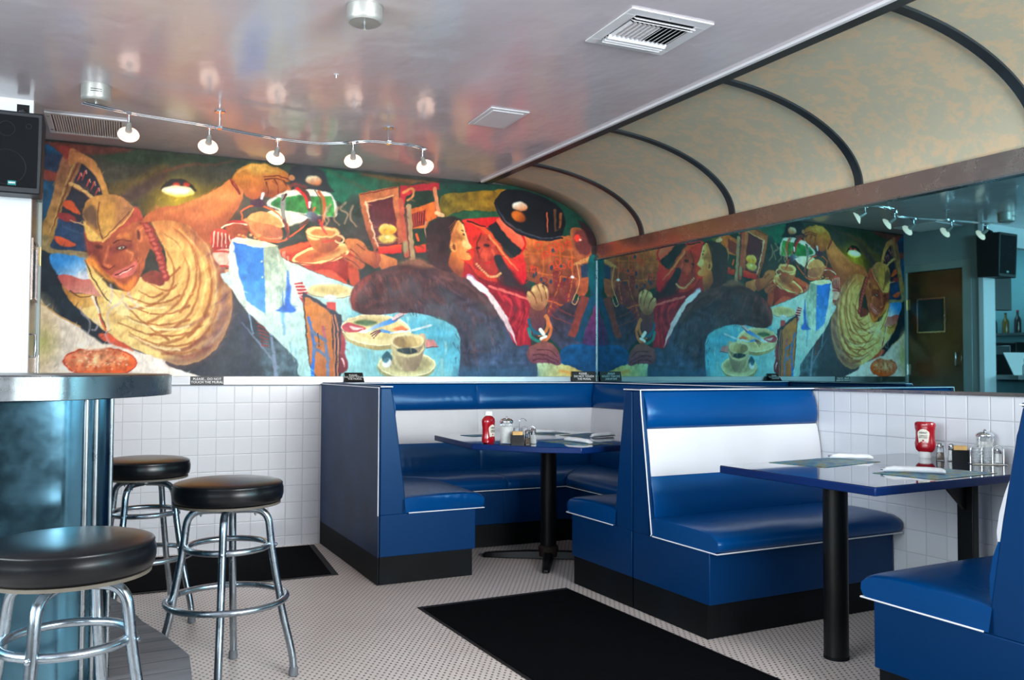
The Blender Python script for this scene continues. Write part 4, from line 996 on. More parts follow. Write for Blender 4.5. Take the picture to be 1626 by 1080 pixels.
tp = MB(); tp.tube([(a[0]-.006, a[1]+.002, .372), (a[0]-.006, a[1]+.002, 1.062), (b[0]-.006, b[1]-.004, 1.062)], .0030, 8); tp.build('piping', M['piping'], b1)
b2 = base_empty('booth_bench', 'straight blue and white vinyl bench backing onto the corner booth, seat towards camera', 2.42, .6)
bench(b2, [W(2.1215, 1.165)[:2], W(2.1215, .012)[:2]], (True, False))
b3 = base_empty('booth_bench', 'blue vinyl bench cut off by the right edge, seen from its back corner', 3.8, .6)
bench(b3, [W(4.105, .012)[:2], W(4.105, 1.165)[:2]], (False, True), slope=(True, False), lean=.026, bulge=.026)
b3['group'] = b2['group'] = 'straight booth benches along the mirror wall'

# ================================================================== TABLES
def tabletop(root, poly, zt, th=.032):
    MB().prism(poly, zt-th, zt-.0012).build('table_edge', M['table_edge'], root, bevel=.004)
    c = np.mean(np.array([p[:2] for p in poly]), axis=0)
    ins = [(c[0]+(p[0]-c[0])*.996, c[1]+(p[1]-c[1])*.996) for p in poly]
    MB().prism(ins, zt-.0011, zt).build('tabletop', M['table'], root)
ZT = .765
t1 = thing('corner_table', 'many-sided dark blue table on a black pedestal inside the corner booth', 'table', W(.97, .98, 0))
poly1 = [W(s, q)[:2] for s, q in ((.68, 1.46), (.76, 1.655), (1.40, 1.70), (1.72, 1.46), (1.85, 1.29), (1.80, 1.0), (1.50, .66), (.90, .64), (.69, .78))]
tabletop(t1, poly1, ZT)
c = W(.97, .98); MB().tube([(c[0], c[1], .03), (c[0], c[1], .71)], .050, 28).build('pole', M['black'], t1)
MB().obox((c[0], c[1], .722), (.22, .03, 0), (-.03, .22, 0), (0, 0, .0108)).build('top_plate', M['black'], t1)
MB().lathe([(.062, .02), (.062, .075), (.052, .085)], 28, (c[0], c[1], 0)).build('collar', simple('rusty_collar', C(50, 34, 30), .6, .2, 14, .3), t1)
def foot(parent, c, tip):
    d = np.array([tip[0]-c[0], tip[1]-c[1]]); L_ = np.linalg.norm(d); d /= L_; nn = np.array([-d[1], d[0]])
    mb = MB(); vs = []; st = [(0, .034, .05), (.3*L_, .032, .05), (.8*L_, .026, .038), (.96*L_, .024, .032), (L_, .014, .02)]
    for (t, w_, h) in st:
        p = np.array(c[:2])+d*t
        for (k, z) in ((-1, .004), (1, .004), (.7, h), (-.7, h)): vs.append((p[0]+nn[0]*w_*k, p[1]+nn[1]*w_*k, z))
    fs = [(0, 1, 2, 3), (16, 17, 18, 19)]
    for i in range(4):
        for a_ in range(4): fs.append((i*4+a_, i*4+(a_+1) % 4, i*4+4+(a_+1) % 4, i*4+4+a_))
    mb.add(vs, fs); return mb.build('foot', M['black'], parent, bevel=.004)
for sgn in ((-.215, .345), (.345, .215), (.215, -.345), (-.345, -.215)):
    foot(t1, c, W(.97+sgn[0], .98+sgn[1]))

t2 = thing('booth_table', 'dark blue table in the near booth, black post and bracket at the wall', 'table', W(3.15, .6, 0))
poly2 = [W(s, q)[:2] for s, q in ((2.79, 1.196), (3.555, 1.171), (3.515, .012), (2.752, .012))]
tabletop(t2, poly2, ZT)
c = W(3.085, .845); MB().tube([(c[0], c[1], .012), (c[0], c[1], .728)], .049, 28).build('pole', M['black'], t2)
MB().lathe([(.0505, .0), (.0505, .0115), (.049, .0118)], 28, (c[0], c[1], 0)).build('floor_flange', M['toe'], t2)
MB().obox((c[0], c[1], .727), (.11, .0, 0), (0, .11, 0), (0, 0, .0055)).build('top_plate', M['black'], t2)
lg = MB(); lg.wbox(3.15, 3.225, .135, .175, 0, .7325); lg.build('wall_leg', M['black'], t2, bevel=.003)
gp = MB(); gp.slab([W(3.18, .176, .732), W(3.18, .36, .732), W(3.18, .34, .70), W(3.18, .176, .56)], np.array(W(3.195, 0))-np.array(W(3.18, 0))); gp.build('bracket', M['black'], t2)

# ================================================================== STOOLS
M['cream'] = simple('cream_seat_underside', C(96, 90, 80), .6, 0, 9, .1); M['rubber'] = simple('grey_rubber_foot', C(110, 116, 122), .7, 0, 9, .1)
def make_stool(label):
    r = thing('bar_stool', label, 'stool', (0, 0, 0), group='chrome bar stools round the counter')
    sp_ = [(.150, .662), (.186, .664), (.196, .674), (.2005, .692), (.2005, .712), (.196, .727), (.1975, .731), (.1945, .735), (.188, .738), (.165, .744), (.12, .7485), (.06, .7505), (.002, .751)]
    MB().lathe(sp_, 64).build('seat', M['black_vinyl'], r, angle=60)
    MB().lathe([(.165, .655), (.19, .655), (.19, .6635), (.165, .6635)], 48).build('seat_trim', M['cream'], r)
    MB().lathe([(.02, .643), (.10, .643), (.135, .650), (.16, .6545), (.02, .6545)], 40).build('swivel_plate', M['stool'], r)
    MB().lathe([(.030, .628), (.034, .6425), (.01, .6425)], 24).build('hub', M['stool'], r)
    for k in range(4):
        a = PI/2*k; ca, sa = math.cos(a), math.sin(a)
        prof = [(.012, .632), (.05, .633), (.09, .632), (.112, .628), (.13, .618), (.143, .600), (.149, .575), (.153, .54), (.159, .49), (.170, .42), (.183, .35), (.191, .305), (.196, .27), (.209, .21), (.224, .15), (.2355, .10), (.2425, .06), (.245, .02)]
        pts = catmull([(p[0]*ca, p[0]*sa, p[1]) for p in prof], 2)
        lgo = MB().tube(pts, .0140, 12).build('leg', M['stool'], r)
        MB().lathe([(.0145, 0), (.0178, .003), (.0172, .022), (.0155, .034)], 14, (.245*ca, .245*sa, 0)).build('rubber_foot', M['rubber'], lgo)
        rv = MB()
        rv.lathe([(.002, 0), (.006, .002), (.007, .006), (.002, .009)], 10); rv.v = [((.1745-.003+v[2])*ca-v[0]*sa, (.1745-.003+v[2])*sa+v[0]*ca, .498+v[1]) for v in rv.v]
        rv.build('rivet', M['stool'], lgo)
    for (R, z, rr, nm) in ((.147, .498, .0118, 'upper_ring'), (.2145, .302, .0122, 'foot_ring')):
        pts = [(R*math.cos(2*PI*i/56), R*math.sin(2*PI*i/56), z) for i in range(56)]
        MB().tube(pts, rr, 12, closed=True).build(nm, M['stool'], r)
    for k in range(4):
        a = PI/2*k
        MB().lathe([(.001, -.012), (.004, -.006), (.005, .003)], 8, (.098*math.cos(a), .098*math.sin(a), .620)).build('screw', M['stool'], r)
    return r
st = make_stool('black round stool in the middle, standing alone on the mosaic floor')
st.location = (-2.962, -2.405, 0); st.rotation_euler = (0, 0, math.atan2(-2.458+2.405, -2.722+2.962))
s2 = copy_tree(st); s2['label'] = 'farthest black round stool, half hidden behind the steel counter'; s2.location = (-3.233, -1.449, 0); s2.rotation_euler = (0, 0, math.atan2(-.16, .25))
s3 = copy_tree(st); s3['label'] = 'nearest black round stool in the lower left corner, cropped by the frame'; s3.location = (-3.445, -3.415, 0); s3.rotation_euler = (0, 0, -.42)

# ================================================================== COUNTER
ct = thing('bar_counter', 'rounded stainless steel counter with scuffed metal sides at the left edge', 'counter', (-3.9, -2.5, 0))
edge = [(-3.62, -3.066), (-3.49, -3.035), (-3.39, -2.93), (-3.315, -2.82), (-3.235, -2.67), (-3.18, -2.49), (-3.166, -2.33), (-3.185, -2.15), (-3.26, -1.98), (-3.40, -1.87), (-3.62, -1.83)]
ol = [(-5.3, -3.07), (-4.2, -3.07)]+[tuple(p) for p in catmull(edge, 5)]+[(-4.2, -1.83), (-5.3, -1.83)]
MB().prism(ol, 1.069, 1.1385).build('counter_edge', M['steel_bright'], ct, bevel=.002, angle=50)
c_ = np.array([-3.9, -2.45]); ins = [tuple(c_+(np.array(p)-c_)*.99) for p in ol]
MB().prism(ins, 1.1386, 1.1420).build('counter_top', M['steel'], ct, bevel=.0015)
bd = [(-5.25, -3.03), (-4.2, -3.03), (-3.75, -3.022), (-3.52, -2.995), (-3.46, -2.975), (-3.425, -2.955)]
corner = [(-3.425, -2.955), (-3.395, -2.935), (-3.372, -2.91), (-3.362, -2.88), (-3.37, -2.80)]
backp = [(-3.40, -2.65), (-3.45, -2.4), (-3.55, -2.15), (-3.75, -1.98), (-4.2, -1.95), (-5.25, -1.95)]
body = [tuple(p) for p in catmull(bd, 4)]+[tuple(p) for p in catmull(corner, 4)][1:]+[tuple(p) for p in catmull(backp, 4)]
MB().prism(body, .2215, 1.0685).build('metal_side', M['steel_bar'], ct, angle=30)
for (x, y) in ((-3.428, -2.960), (-3.402, -2.943), (-3.362, -2.885)):
    MB().tube([(x, y, .2215), (x, y, 1.068)], .008, 10).build('corner_strip', M['steel_bright'], ct)
pf = [(-5.3, -3.05), (-3.125, -3.05), (-3.115, -2.76), (-3.125, -2.715), (-3.185, -2.48), (-3.250, -2.28), (-3.285, -2.10), (-3.372, -1.83), (-3.50, -1.66), (-5.3, -1.62)]
stp = MB(); stp.prism(pf, .001, .2205); o = stp.build('foot_step', M['deck'], None, bevel=.004)
tag(o, 'low grey boarded step the steel counter stands on', 'step')

# ================================================================== MATS
def floor_mat_obj(pts, label):
    r = thing('floor_mat', label, 'mat', (sum(p[0] for p in pts)/4, sum(p[1] for p in pts)/4, 0), group='black floor mats')
    c_ = np.mean(np.array(pts), axis=0)
    MB().prism(pts, .0005, .005).build('rubber_border', M['mat_edge'], r)
    ins_ = []
    for p in pts:
        d = np.array(p)-c_; ins_.append(tuple(c_+d*(1-.035/np.linalg.norm(d)*1.2)))
    MB().prism(ins_, .0051, .009).build('pile', M['mat'], r, bevel=.002)
    return r
floor_mat_obj([W(1.645, 2.10)[:2], W(1.645, 1.255)[:2], W(4.3, 1.225)[:2], W(4.3, 2.07)[:2]], 'long black mat in the aisle beside the near booth')
floor_mat_obj([(-3.62, -.955), (-2.205, -.94), (-2.165, -.055), (-3.62, -.07)], 'black mat against the white tiled wall behind the stools')

# ================================================================== TABLE SETTINGS
LOCAL[0] = True
def face_cam(x, y): return math.atan2(CPOS[1]-y, CPOS[0]-x)+PI/2     # local -y towards the camera
def ketchup(x, y, label, inverted):
    r = thing('ketchup_bottle', label, 'bottle', (x, y, ZT), face_cam(x, y)+(-.3 if inverted else .95), 'red ketchup bottles')
    body_ = [(.030, .026), (.040, .036), (.0445, .05), (.0455, .066), (.0425, .080), (.0415, .10), (.0415, .122), (.0445, .134), (.046, .150), (.044, .160), (.036, .165), (.002, .166)]
    if inverted:
        prof = body_; capz = [(.0255, 0), (.027, .004), (.0265, .0265), (.024, .0275)]
        MB().lathe(capz, 30).build('cap', M['cap_white'], r)
    else:
        prof = [(.002, .001), (.036, .001), (.043, .006), (.045, .018), (.043, .034), (.0405, .05), (.0405, .08), (.043, .10), (.045, .116), (.042, .13), (.030, .142), (.016, .148), (.012, .149)]
        MB().lathe([(.0215, .1495), (.0225, .152), (.021, .170), (.0195, .172)], 30).build('cap', M['cap_white'], r)
    MB().lathe(prof, 36, sx=1, sy=.62, power=.85).build('body', M['ketchup'], r)
    zc = .098 if inverted else .066; hy = -.0415*.62-.0012
    lp = [(-.024, .022), (-.026, .012), (-.020, -.030), (.020, -.030), (.026, .012), (.024, .022), (.012, .032), (0, .035), (-.012, .032)]
    lb = MB(); vs = []; 
    def yy(px): return -math.sqrt(max(0, 1-(px/.047)**2))*.0415*.62-.0028
    vs = [(px, yy(px), zc+pz) for px, pz in lp]+[(px, yy(px)+.006, zc+pz) for px, pz in lp]
    # centre strip so that the label follows the bottle
    n_ = len(lp); vs += [(0, yy(0)-.0003, zc)]
    fs = [(i, (i+1) % n_, 2*n_) for i in range(n_)]+[(i, n_+i, n_+(i+1) % n_, (i+1) % n_) for i in range(n_)]
    lb.add(vs, fs); lo_ = lb.build('label', M['label'], r)
    yt = yy(0)-.0010
    text_mesh('lettering', 'HEINZ', .012, M['ink'], lo_, (0, yt, zc+.017), (PI/2, 0, 0), extrude=.0003)
    text_mesh('lettering', 'TOMATO\nKETCHUP', .0085, M['ink'], lo_, (0, yt, zc-.001), (PI/2, 0, 0), extrude=.0003)
    tm = MB(); tm.lathe([(.001, 0), (.004, .0), (.004, .0012), (.001, .0014)], 12); tm.v = [(v[0], yt+.0006-v[2], zc-.018+v[1]) for v in tm.v]; tm.build('tomato_emblem', M['ink_red'], lo_)
    return r
ketchup(*W(2.945, .105)[:2], 'red ketchup bottle standing on its white cap on the near table', True)
ketchup(*W(1.405, 1.605)[:2], 'red ketchup bottle, white cap on top, on the far corner table', False)
def shaker(x, y, label, kind, h=.078):
    r = thing('shaker', label, 'shaker', (x, y, ZT), 0, 'salt and pepper shakers')
    s_ = h/.078
    MB().lathe([(.0175, 0), (.0185, .004), (.0165, .03*s_), (.0145, .050*s_), (.0125, .060*s_)], 8).build('glass_body', M['glass'], r, flat=True)
    MB().lathe([(.0150, .003), (.0155, .006), (.0142, .030*s_), (.0128, .047*s_ if kind == 'salt' else .036*s_)], 8).build('contents', M[kind], r)
    MB().lathe([(.0145, .0605*s_), (.0155, .063*s_), (.0150, .072*s_), (.0095, .0775*s_), (.001, .079*s_)], 20).build('metal_cap', M['chrome'], r)
    return r
def dispenser(x, y, label):
    r = thing('sugar_dispenser', label, 'dispenser', (x, y, ZT), face_cam(x, y), 'glass sugar dispensers')
    MB().lathe([(.033, 0), (.035, .004), (.0335, .03), (.0325, .09), (.0345, .112)], 28).build('glass_jar', M['glass'], r)
    MB().lathe([(.0305, .005), (.031, .02), (.030, .09), (.028, .094)], 28).build('sugar', M['sugar'], r)
    MB().lathe([(.036, .1125), (.0375, .116), (.036, .122), (.028, .131), (.014, .136), (.001, .137)], 28).build('metal_lid', M['chrome'], r)
    f_ = MB(); f_.tube([(.0, -.012, .135), (.0, -.022, .142), (.0, -.034, .141)], .006, 8); f_.build('spout_flap', M['chrome'], r)
    return r
def caddy(x, y, label, n_pack):
    rz = face_cam(x, y)+.1
    r = thing('packet_holder', label, 'packet holder', (x, y, ZT), rz, 'black sugar packet holders')
    b = MB()
    b.box(-.034, .034, -.026, .026, 0, .003); b.box(-.034, .034, -.026, -.023, .003, .052); b.box(-.034, .034, .023, .026, .003, .052)
    b.box(-.034, -.031, -.023, .023, .003, .052); b.box(.031, .034, -.023, .023, .003, .052)
    b.build('box', M['black'], r)
    for k in range(n_pack):
        p = MB(); yk = -.0185+k*.037/(n_pack-1); hx = .026
        p.add([(-hx, -.001, .004), (hx, -.001, .004), (hx, -.001, .069), (-hx, -.001, .069), (-hx, .001, .004), (hx, .001, .004), (hx, .0005, .069), (-hx, .0005, .069)], [(0, 1, 2, 3), (4, 7, 6, 5), (0, 4, 5, 1), (1, 5, 6, 2), (2, 6, 7, 3), (3, 7, 4, 0)])
        o = p.build('sugar_packet', M['packet'], None)
        o.location = (x-math.sin(rz)*yk, y+math.cos(rz)*yk, ZT); o.rotation_euler = (0, 0, rz+random.uniform(-.03, .03))
        tag(o, ('tan paper packet standing in the black holder on the '+('near table' if x > -.5 else 'corner table')), 'sugar packet', 'packets in the black holder on the '+('near table' if x > -.5 else 'corner table'))
def rack(x, y, label, where, rz, shk):
    r = thing('condiment_rack', label, 'rack', (x, y, ZT), rz, 'wire condiment racks')
    w = MB(); loop = lambda cx, cy, R, z: [(cx+R*math.cos(2*PI*k/20), cy+R*math.sin(2*PI*k/20), z) for k in range(20)]
    for cx in (-.044, .0, .044):
        w.tube(loop(cx, 0, .0215, .0035), .0016, 6, closed=True); 
    w.tube([(-.07, -.026, .0022), (.07, -.026, .0022), (.07, .026, .0022), (-.07, .026, .0022)], .0018, 6, closed=True)
    w.build('base_wire', M['chrome'], r)
    for cx in (-.044, .0, .044):
        w = MB(); w.tube(catmull([(cx-.0225, 0, .004), (cx-.0225, 0, .06), (cx-.016, 0, .076), (cx, 0, .083), (cx+.016, 0, .076), (cx+.0225, 0, .06), (cx+.0225, 0, .004)], 4), .0015, 6)
        w.build('wire_hoop', M['chrome'], r)
    w = MB(); w.tube(catmull([(-.022, .024, .002), (-.022, .024, .10), (-.018, .024, .118), (-.004, .024, .126), (.010, .024, .121), (.018, .024, .110)], 5), .0017, 6); w.build('handle', M['chrome'], r)
    ca, sa = math.cos(rz), math.sin(rz)
    for ci, cx in enumerate((-.044, 0.0)):
        for k in range(5):
            j = MB(); z0 = .006+k*.0135
            j.lathe([(.0135, 0), (.0170, .0105), (.0190, .0115), (.0190, .0128), (.002, .0130)], 18)
            o = j.build('jelly_cup', M['jelly'], None); o.location = (x+cx*ca, y+cx*sa, ZT+z0)
            h_ = ('bottom', 'second', 'third', 'fourth', 'topmost')[k]
            tag(o, f'{h_} foil jelly cup in the {"left" if ci == 0 else "middle"} stack of the wire rack on the {where}', 'jelly cup', f'jelly cups in the rack on the {where}')
    sh = shaker(x+.044*ca, y+.044*sa, shk, 'salt', .066); sh.location.z = ZT+.0055
    return r
# near table
rzr = face_cam(*W(3.24, .12)[:2])
shaker(*W(3.065, .165)[:2], 'glass shaker of ground pepper beside the ketchup on the near table', 'pepper')
shaker(*W(3.105, .140)[:2], 'glass salt shaker in the middle of the near table group', 'salt')
caddy(*W(3.130, .120)[:2], 'black holder of tan sugar packets between salt and sugar jar, near table', 7)
dispenser(*W(3.200, .050)[:2], 'glass sugar jar with domed metal lid behind the wire rack, near table')
rack(*W(3.26, .125)[:2], 'chrome wire rack with hooked handle on the near table by the wall', 'near table', rzr+.35, 'short glass shaker held in the wire rack on the near table')
# corner table
shaker(*W(1.585, 1.462)[:2], 'glass pepper shaker at the front of the corner table group', 'pepper')
shaker(*W(1.545, 1.405)[:2], 'glass salt shaker just behind the pepper on the corner table', 'salt')
caddy(*W(1.553, 1.505)[:2], 'black holder of tan sugar packets beside the sugar jar, corner table', 7)
dispenser(*W(1.474, 1.53)[:2], 'glass sugar jar right of the ketchup bottle on the corner table')
rack(*W(1.385, 1.375)[:2], 'chrome wire rack with hooked handle on the corner table', 'corner table', face_cam(*W(1.385, 1.375)[:2])+.2, 'short glass shaker held in the wire rack on the corner table')

LOCAL[0] = False
def placemat(quad, label, z=ZT+.0006):
    o = MB().prism(quad, z, z+.0012).build('placemat', M['placemat'], None); c_ = np.mean(np.array(quad), axis=0)
    me = o.data
    for v in me.vertices: v.co.x -= c_[0]; v.co.y -= c_[1]
    o.location = (c_[0], c_[1], 0)
    tag(o, label, 'placemat', 'printed paper placemats')
def napkin(p, q, label, z=ZT+.0022, w=.026):
    p = np.array(p); q = np.array(q); d = q-p; L_ = np.linalg.norm(d); rz = math.atan2(d[1], d[0])
    r = thing('napkin_roll', label, 'napkin', (p[0], p[1], z), rz, 'rolled napkins with cutlery')
    vs = []; n_ = 14; st = [(0, .45, .35), (.012, .8, .8), (.04, 1, 1), (.10, .93, .95), (.16, 1.0, 1.0), (L_-.015, .92, .9), (L_, .75, .6)]
    for (t, kx, kz) in st:
        for k in range(n_):
            a = 2*PI*k/n_; wob = 1+.08*math.sin(3*a+t*40)
            vs.append((t, w*kx*math.cos(a)*wob*.8, .0125*kz+.012*kz*math.sin(a)*wob+.0008))
    vs = [(a, b, max(c_, .0004)) for a, b, c_ in vs]
    fs = [tuple(range(n_))[::-1], tuple((len(st)-1)*n_+k for k in range(n_))]
    for i in range(len(st)-1):
        for k in range(n_): fs.append((i*n_+k, i*n_+(k+1) % n_, (i+1)*n_+(k+1) % n_, (i+1)*n_+k))
    b = MB(); b.add(vs, fs); o = b.build('napkin', M['napkin'], r, angle=50)
    f_ = MB(); f_.tube([(-.010, .003, .011), (.02, .003, .012)], .004, 8); f2 = f_.build('fork_handle', M['chrome'], r)
    return r
placemat([W(2.80, .93)[:2], W(3.05, .86)[:2], W(2.99, .46)[:2], W(2.765, .52)[:2]], 'printed placemat at the far side of the near table')
placemat([W(3.265, .84)[:2], W(3.515, .80)[:2], W(3.485, .40)[:2], W(3.255, .46)[:2]], 'printed placemat on the camera side of the near table')
placemat([W(1.10, .98)[:2], W(1.30, .92)[:2], W(1.26, .68)[:2], W(1.0, .70)[:2]], 'printed placemat at the back right of the corner table')
placemat([W(1.42, 1.30)[:2], W(1.70, 1.25)[:2], W(1.74, 1.02)[:2], W(1.40, 1.04)[:2]], 'printed placemat at the front right of the corner table')
placemat([W(.80, 1.10)[:2], W(.80, .86)[:2], W(1.0, .84)[:2], W(1.0, 1.04)[:2]], 'printed placemat at the back of the corner table, behind the condiments')
placemat([W(.84, 1.52)[:2], W(.84, 1.36)[:2], W(.98, 1.36)[:2], W(.98, 1.50)[:2]], 'small printed placemat behind the ketchup on the corner table')
LOCAL[0] = True
napkin(W(2.80, .56)[:2], W(2.93, .435)[:2], 'white napkin roll on the far placemat of the near table')
napkin(W(3.262, .775)[:2], W(3.42, .62)[:2], 'white napkin roll on the camera side placemat of the near table')
napkin(W(1.33, .90)[:2], W(1.29, .72)[:2], 'white napkin roll at the back right of the corner table')
napkin(W(1.47, 1.16)[:2], W(1.70, 1.14)[:2], 'white napkin roll at the front right of the corner table')
napkin(W(.87, 1.06)[:2], W(.95, .94)[:2], 'small white napkin roll on the back placemat of the corner table')

# ================================================================== SIGNS
def sign(loc, rot, w, h, label, lines, size):
    r = thing('notice_plate', label, 'sign', loc, 0, 'small black notices about the mural')
    r.rotation_euler = rot
    b = MB(); b.box(-w/2, w/2, -.0015, .0015, 0, h); b.build('plate', M['sign'], r)
    text_mesh('lettering', lines, size, M['sign_text'], r, (0, -.0022, h/2), (PI/2, 0, 0), extrude=.0003)
    return r
sign((-2.845, -.0155, 1.058), (0, 0, 0), .20, .052, 'black notice on the steel strip above the tiles, left of the booths', 'PLEASE... DO NOT\nTOUCH THE MURAL', .021)
sign((-1.905, -.075, 1.0745), (-.75, 0, 0), .125, .085, 'black notice leaning over the steel strip at the corner booth end', 'PLEASE...\nDO NOT TOUCH\nTHE MURAL', .018)
sign((-.125, -.035, 1.0745), (-.2, 0, 0), .205, .078, 'black notice standing where the mural meets the mirror', 'PLEASE...\nDO NOT TOUCH\nTHE MURAL', .022)

LOCAL[0] = False
# ================================================================== CEILING FITTINGS
tl = thing('track_light', 'curved chrome two-wire track light with round canopy over the mural', 'track light', (-2.6, -1.06, HC))
rail = [(-3.531, -1.213), (-3.328, -1.127), (-3.136, -1.085), (-2.94, -1.05), (-2.733, -.986), (-2.573, -.947), (-2.366, -.941), (-2.231, -1.005), (-2.169, -1.06), (-2.084, -1.115), (-1.989, -1.123), (-1.853, -1.125), (-1.758, -1.077)]
rp = catmull(rail, 5)
for off in (-.014, .014):
    pts = []
    for i, p in enumerate(rp):
        a = rp[max(0, i-1)]; b = rp[min(len(rp)-1, i+1)]; t = (b-a)/np.linalg.norm(b-a); pts.append((p[0]-t[1]*off, p[1]+t[0]*off, 2.44))
    MB().tube(pts, .0045, 8).build('rail_wire', M['chrome'], tl)
def canopy(parent, x, y, r_, h, zc=HC):
    o = MB().lathe([(.002, -h), (r_*.86, -h), (r_*.97, -h+.008), (r_, -h+.02), (r_, -.004), (r_*1.04, -.004), (r_*1.04, -.0005)], 40, (x, y, zc)).build('canopy', M['canopy'], parent)
    return o
cn = canopy(tl, -3.475, -1.21, .068, .078)
for k, ln in enumerate((-.030, -.040)):
    lb = MB()
    for j in range(7):
        a0 = -PI/2-.35+.105*j; a1 = a0+.08
        for a_, b_ in ((a0, a1),):
            R = .0690; lb.add([(-3.475+R*math.cos(a_), -1.21+R*math.sin(a_), HC+ln), (-3.475+R*math.cos(b_), -1.21+R*math.sin(b_), HC+ln), (-3.475+R*math.cos(b_), -1.21+R*math.sin(b_), HC+ln-.004), (-3.475+R*math.cos(a_), -1.21+R*math.sin(a_), HC+ln-.004),
                               (-3.475+(R-.001)*math.cos(a_), -1.21+(R-.001)*math.sin(a_), HC+ln), (-3.475+(R-.001)*math.cos(b_), -1.21+(R-.001)*math.sin(b_), HC+ln), (-3.475+(R-.001)*math.cos(b_), -1.21+(R-.001)*math.sin(b_), HC+ln-.004), (-3.475+(R-.001)*math.cos(a_), -1.21+(R-.001)*math.sin(a_), HC+ln-.004)],
                              [(0, 1, 2, 3), (4, 7, 6, 5), (0, 4, 5, 1), (1, 5, 6, 2), (2, 6, 7, 3), (3, 7, 4, 0)])
    lb.build('printed_line', M['black'], cn)
MB().tube([(-3.475, -1.195, 2.452), (-3.475, -1.195, 2.44)], .006, 8).build('feed_pin', M['chrome'], tl)
for (x, y) in ((-2.888, -1.037), (-1.989, -1.12)):
    sm = MB(); sm.tube([(x, y, 2.44), (x, y, HC-.008)], .004, 8); sm.lathe([(.026, -.008), (.028, -.004), (.026, -.0005)], 24, (x, y, HC)); sm.box(x-.012, x+.012, y-.020, y+.020, 2.432, 2.448)
    sm.build('ceiling_standoff', M['chrome'], tl)
lamps = [(-3.328, -1.127), (-2.94, -1.05), (-2.573, -.95), (-2.175, -1.055), (-1.775, -1.085)]
names5 = ['leftmost', 'second', 'middle', 'fourth', 'rightmost']
for k, (x, y) in enumerate(lamps):
    r = thing('spot_lamp', f'{names5[k]} glowing bell-shaped spot lamp on the track light', 'lamp', (x, y, 2.44), 0, 'spot lamps on the track')
    aim = Vector((-.02+.25*(k == 3)+.55*(k == 4), .86, -.50)).normalized()
    st_ = Vector((x, y, 2.43)); el = st_+Vector((0, 0, -.05)); tip = el+aim*.035
    cb = MB(); cb.box(x-.010, x+.010, y-.020, y+.020, 2.4245, 2.4355); cb.build('clip', M['chrome'], r)
    nk = MB(); nk.tube([tuple(st_), tuple(el)], .005, 10); nk.build('stem', M['chrome'], r)
    sk = MB(); sk.tube([tuple(el-aim*.012), tuple(el), tuple(tip), tuple(tip+aim*.012)], .010, 16, radii=[.007, .012, .016, .018]); sk.build('socket', M['canopy'], r)
    # bell shade
    q_ = Vector((0, 0, 1)).rotation_difference(aim); base_ = tip+aim*.010
    sh = MB(); sh.lathe([(.018, .0), (.026, .006), (.038, .013), (.049, .020), (.0515, .027), (.048, .0272), (.036, .020), (.014, .006)], 30)
    sh.v = [tuple(base_+q_ @ Vector(v)) for v in sh.v]; sh.build('glass_shade', M['bulb_shade'] if 'bulb_shade' in M else M['bulb'], r)
    bb = MB(); bb.lathe([(.002, .008), (.010, .012), (.030, .0225), (.038, .0255), (.002, .0265)], 24); bb.v = [tuple(base_+q_ @ Vector(v)) for v in bb.v]; bb.build('bulb', M['bulb'], r)
    l = bpy.data.lights.new('spot_beam', 'SPOT'); l.energy = 11; l.color = (1, .70, .42); l.spot_size = math.radians(95); l.spot_blend = .8; l.shadow_soft_size = .03
    lo = bpy.data.objects.new('spot_beam', l); COL.objects.link(lo); lo.parent = r; lo.location = base_+aim*.04-Vector((x, y, 2.44)); lo.rotation_euler = Vector((0, 0, -1)).rotation_difference(aim).to_euler()

cf = thing('ceiling_canopy', 'satin metal canister with a short pin, cropped by the top edge', 'ceiling fixture', (-2.53, -2.71, HC))
canopy(cf, -2.525, -2.66, .068, .064)
pn = MB(); pn.tube([(-2.525, -2.66, HC-.0625), (-2.525, -2.66, HC-.085)], .0045, 10); pn.tube([(-2.525, -2.66, HC-.070), (-2.525, -2.66, HC-.088)], .0065, 8); pn.build('pin', M['chrome'], cf)
sn = MB(); sn.lathe([(.012, -.002), (.013, -.0005)], 16, (-2.455, -1.869, HC)); sn.tube([(-2.455, -1.869, HC-.002), (-2.455, -1.869, HC-.018)], .003, 8)
tag(sn.build('ceiling_hook', M['white_metal']), 'tiny white hook in the open middle of the ceiling', 'hook')
# supply vent near the vault
vx0, vx1, vy0, vy1 = -1.612, -1.235, -3.085, -2.718
vt = thing('ceiling_vent', 'white square louvred air vent near the vault edge', 'vent', ((vx0+vx1)/2, (vy0+vy1)/2, HC))
fr = MB(); fw2 = .05
for (a0, a1, b0, b1) in ((vx0, vx1, vy0, vy0+fw2), (vx0, vx1, vy1-fw2, vy1), (vx0, vx0+fw2, vy0+fw2, vy1-fw2), (vx1-fw2, vx1, vy0+fw2, vy1-fw2)): fr.box(a0, a1, b0, b1, HC-.007, HC-.0005)
fr.build('frame', M['white_metal'], vt, bevel=.002)
MB().box(vx0+fw2, vx1-fw2, vy0+fw2, vy1-fw2, HC-.0015, HC-.0006).build('dark_duct', M['black_matte'], vt)
x0, x1, y0, y1 = vx0+fw2, vx1-fw2, vy0+fw2, vy1-fw2
for (yy_, tl_) in ((y1-.012, .5), (y1-.032, .5), (y1-.056, .6)):
    MB().obox(((x0+x1)/2, yy_, HC-.013), ((x1-x0)/2, 0, 0), (0, .008, -.006), (0, .0008, .001)).build('end_blade', M['white_metal'], vt)
for (yy_,) in ((y0+.012,), (y0+.032,)):
    MB().obox(((x0+x1)/2, yy_, HC-.012), ((x1-x0)/2, 0, 0), (0, .008, .006), (0, -.0008, .001)).build('end_blade', M['white_metal'], vt)
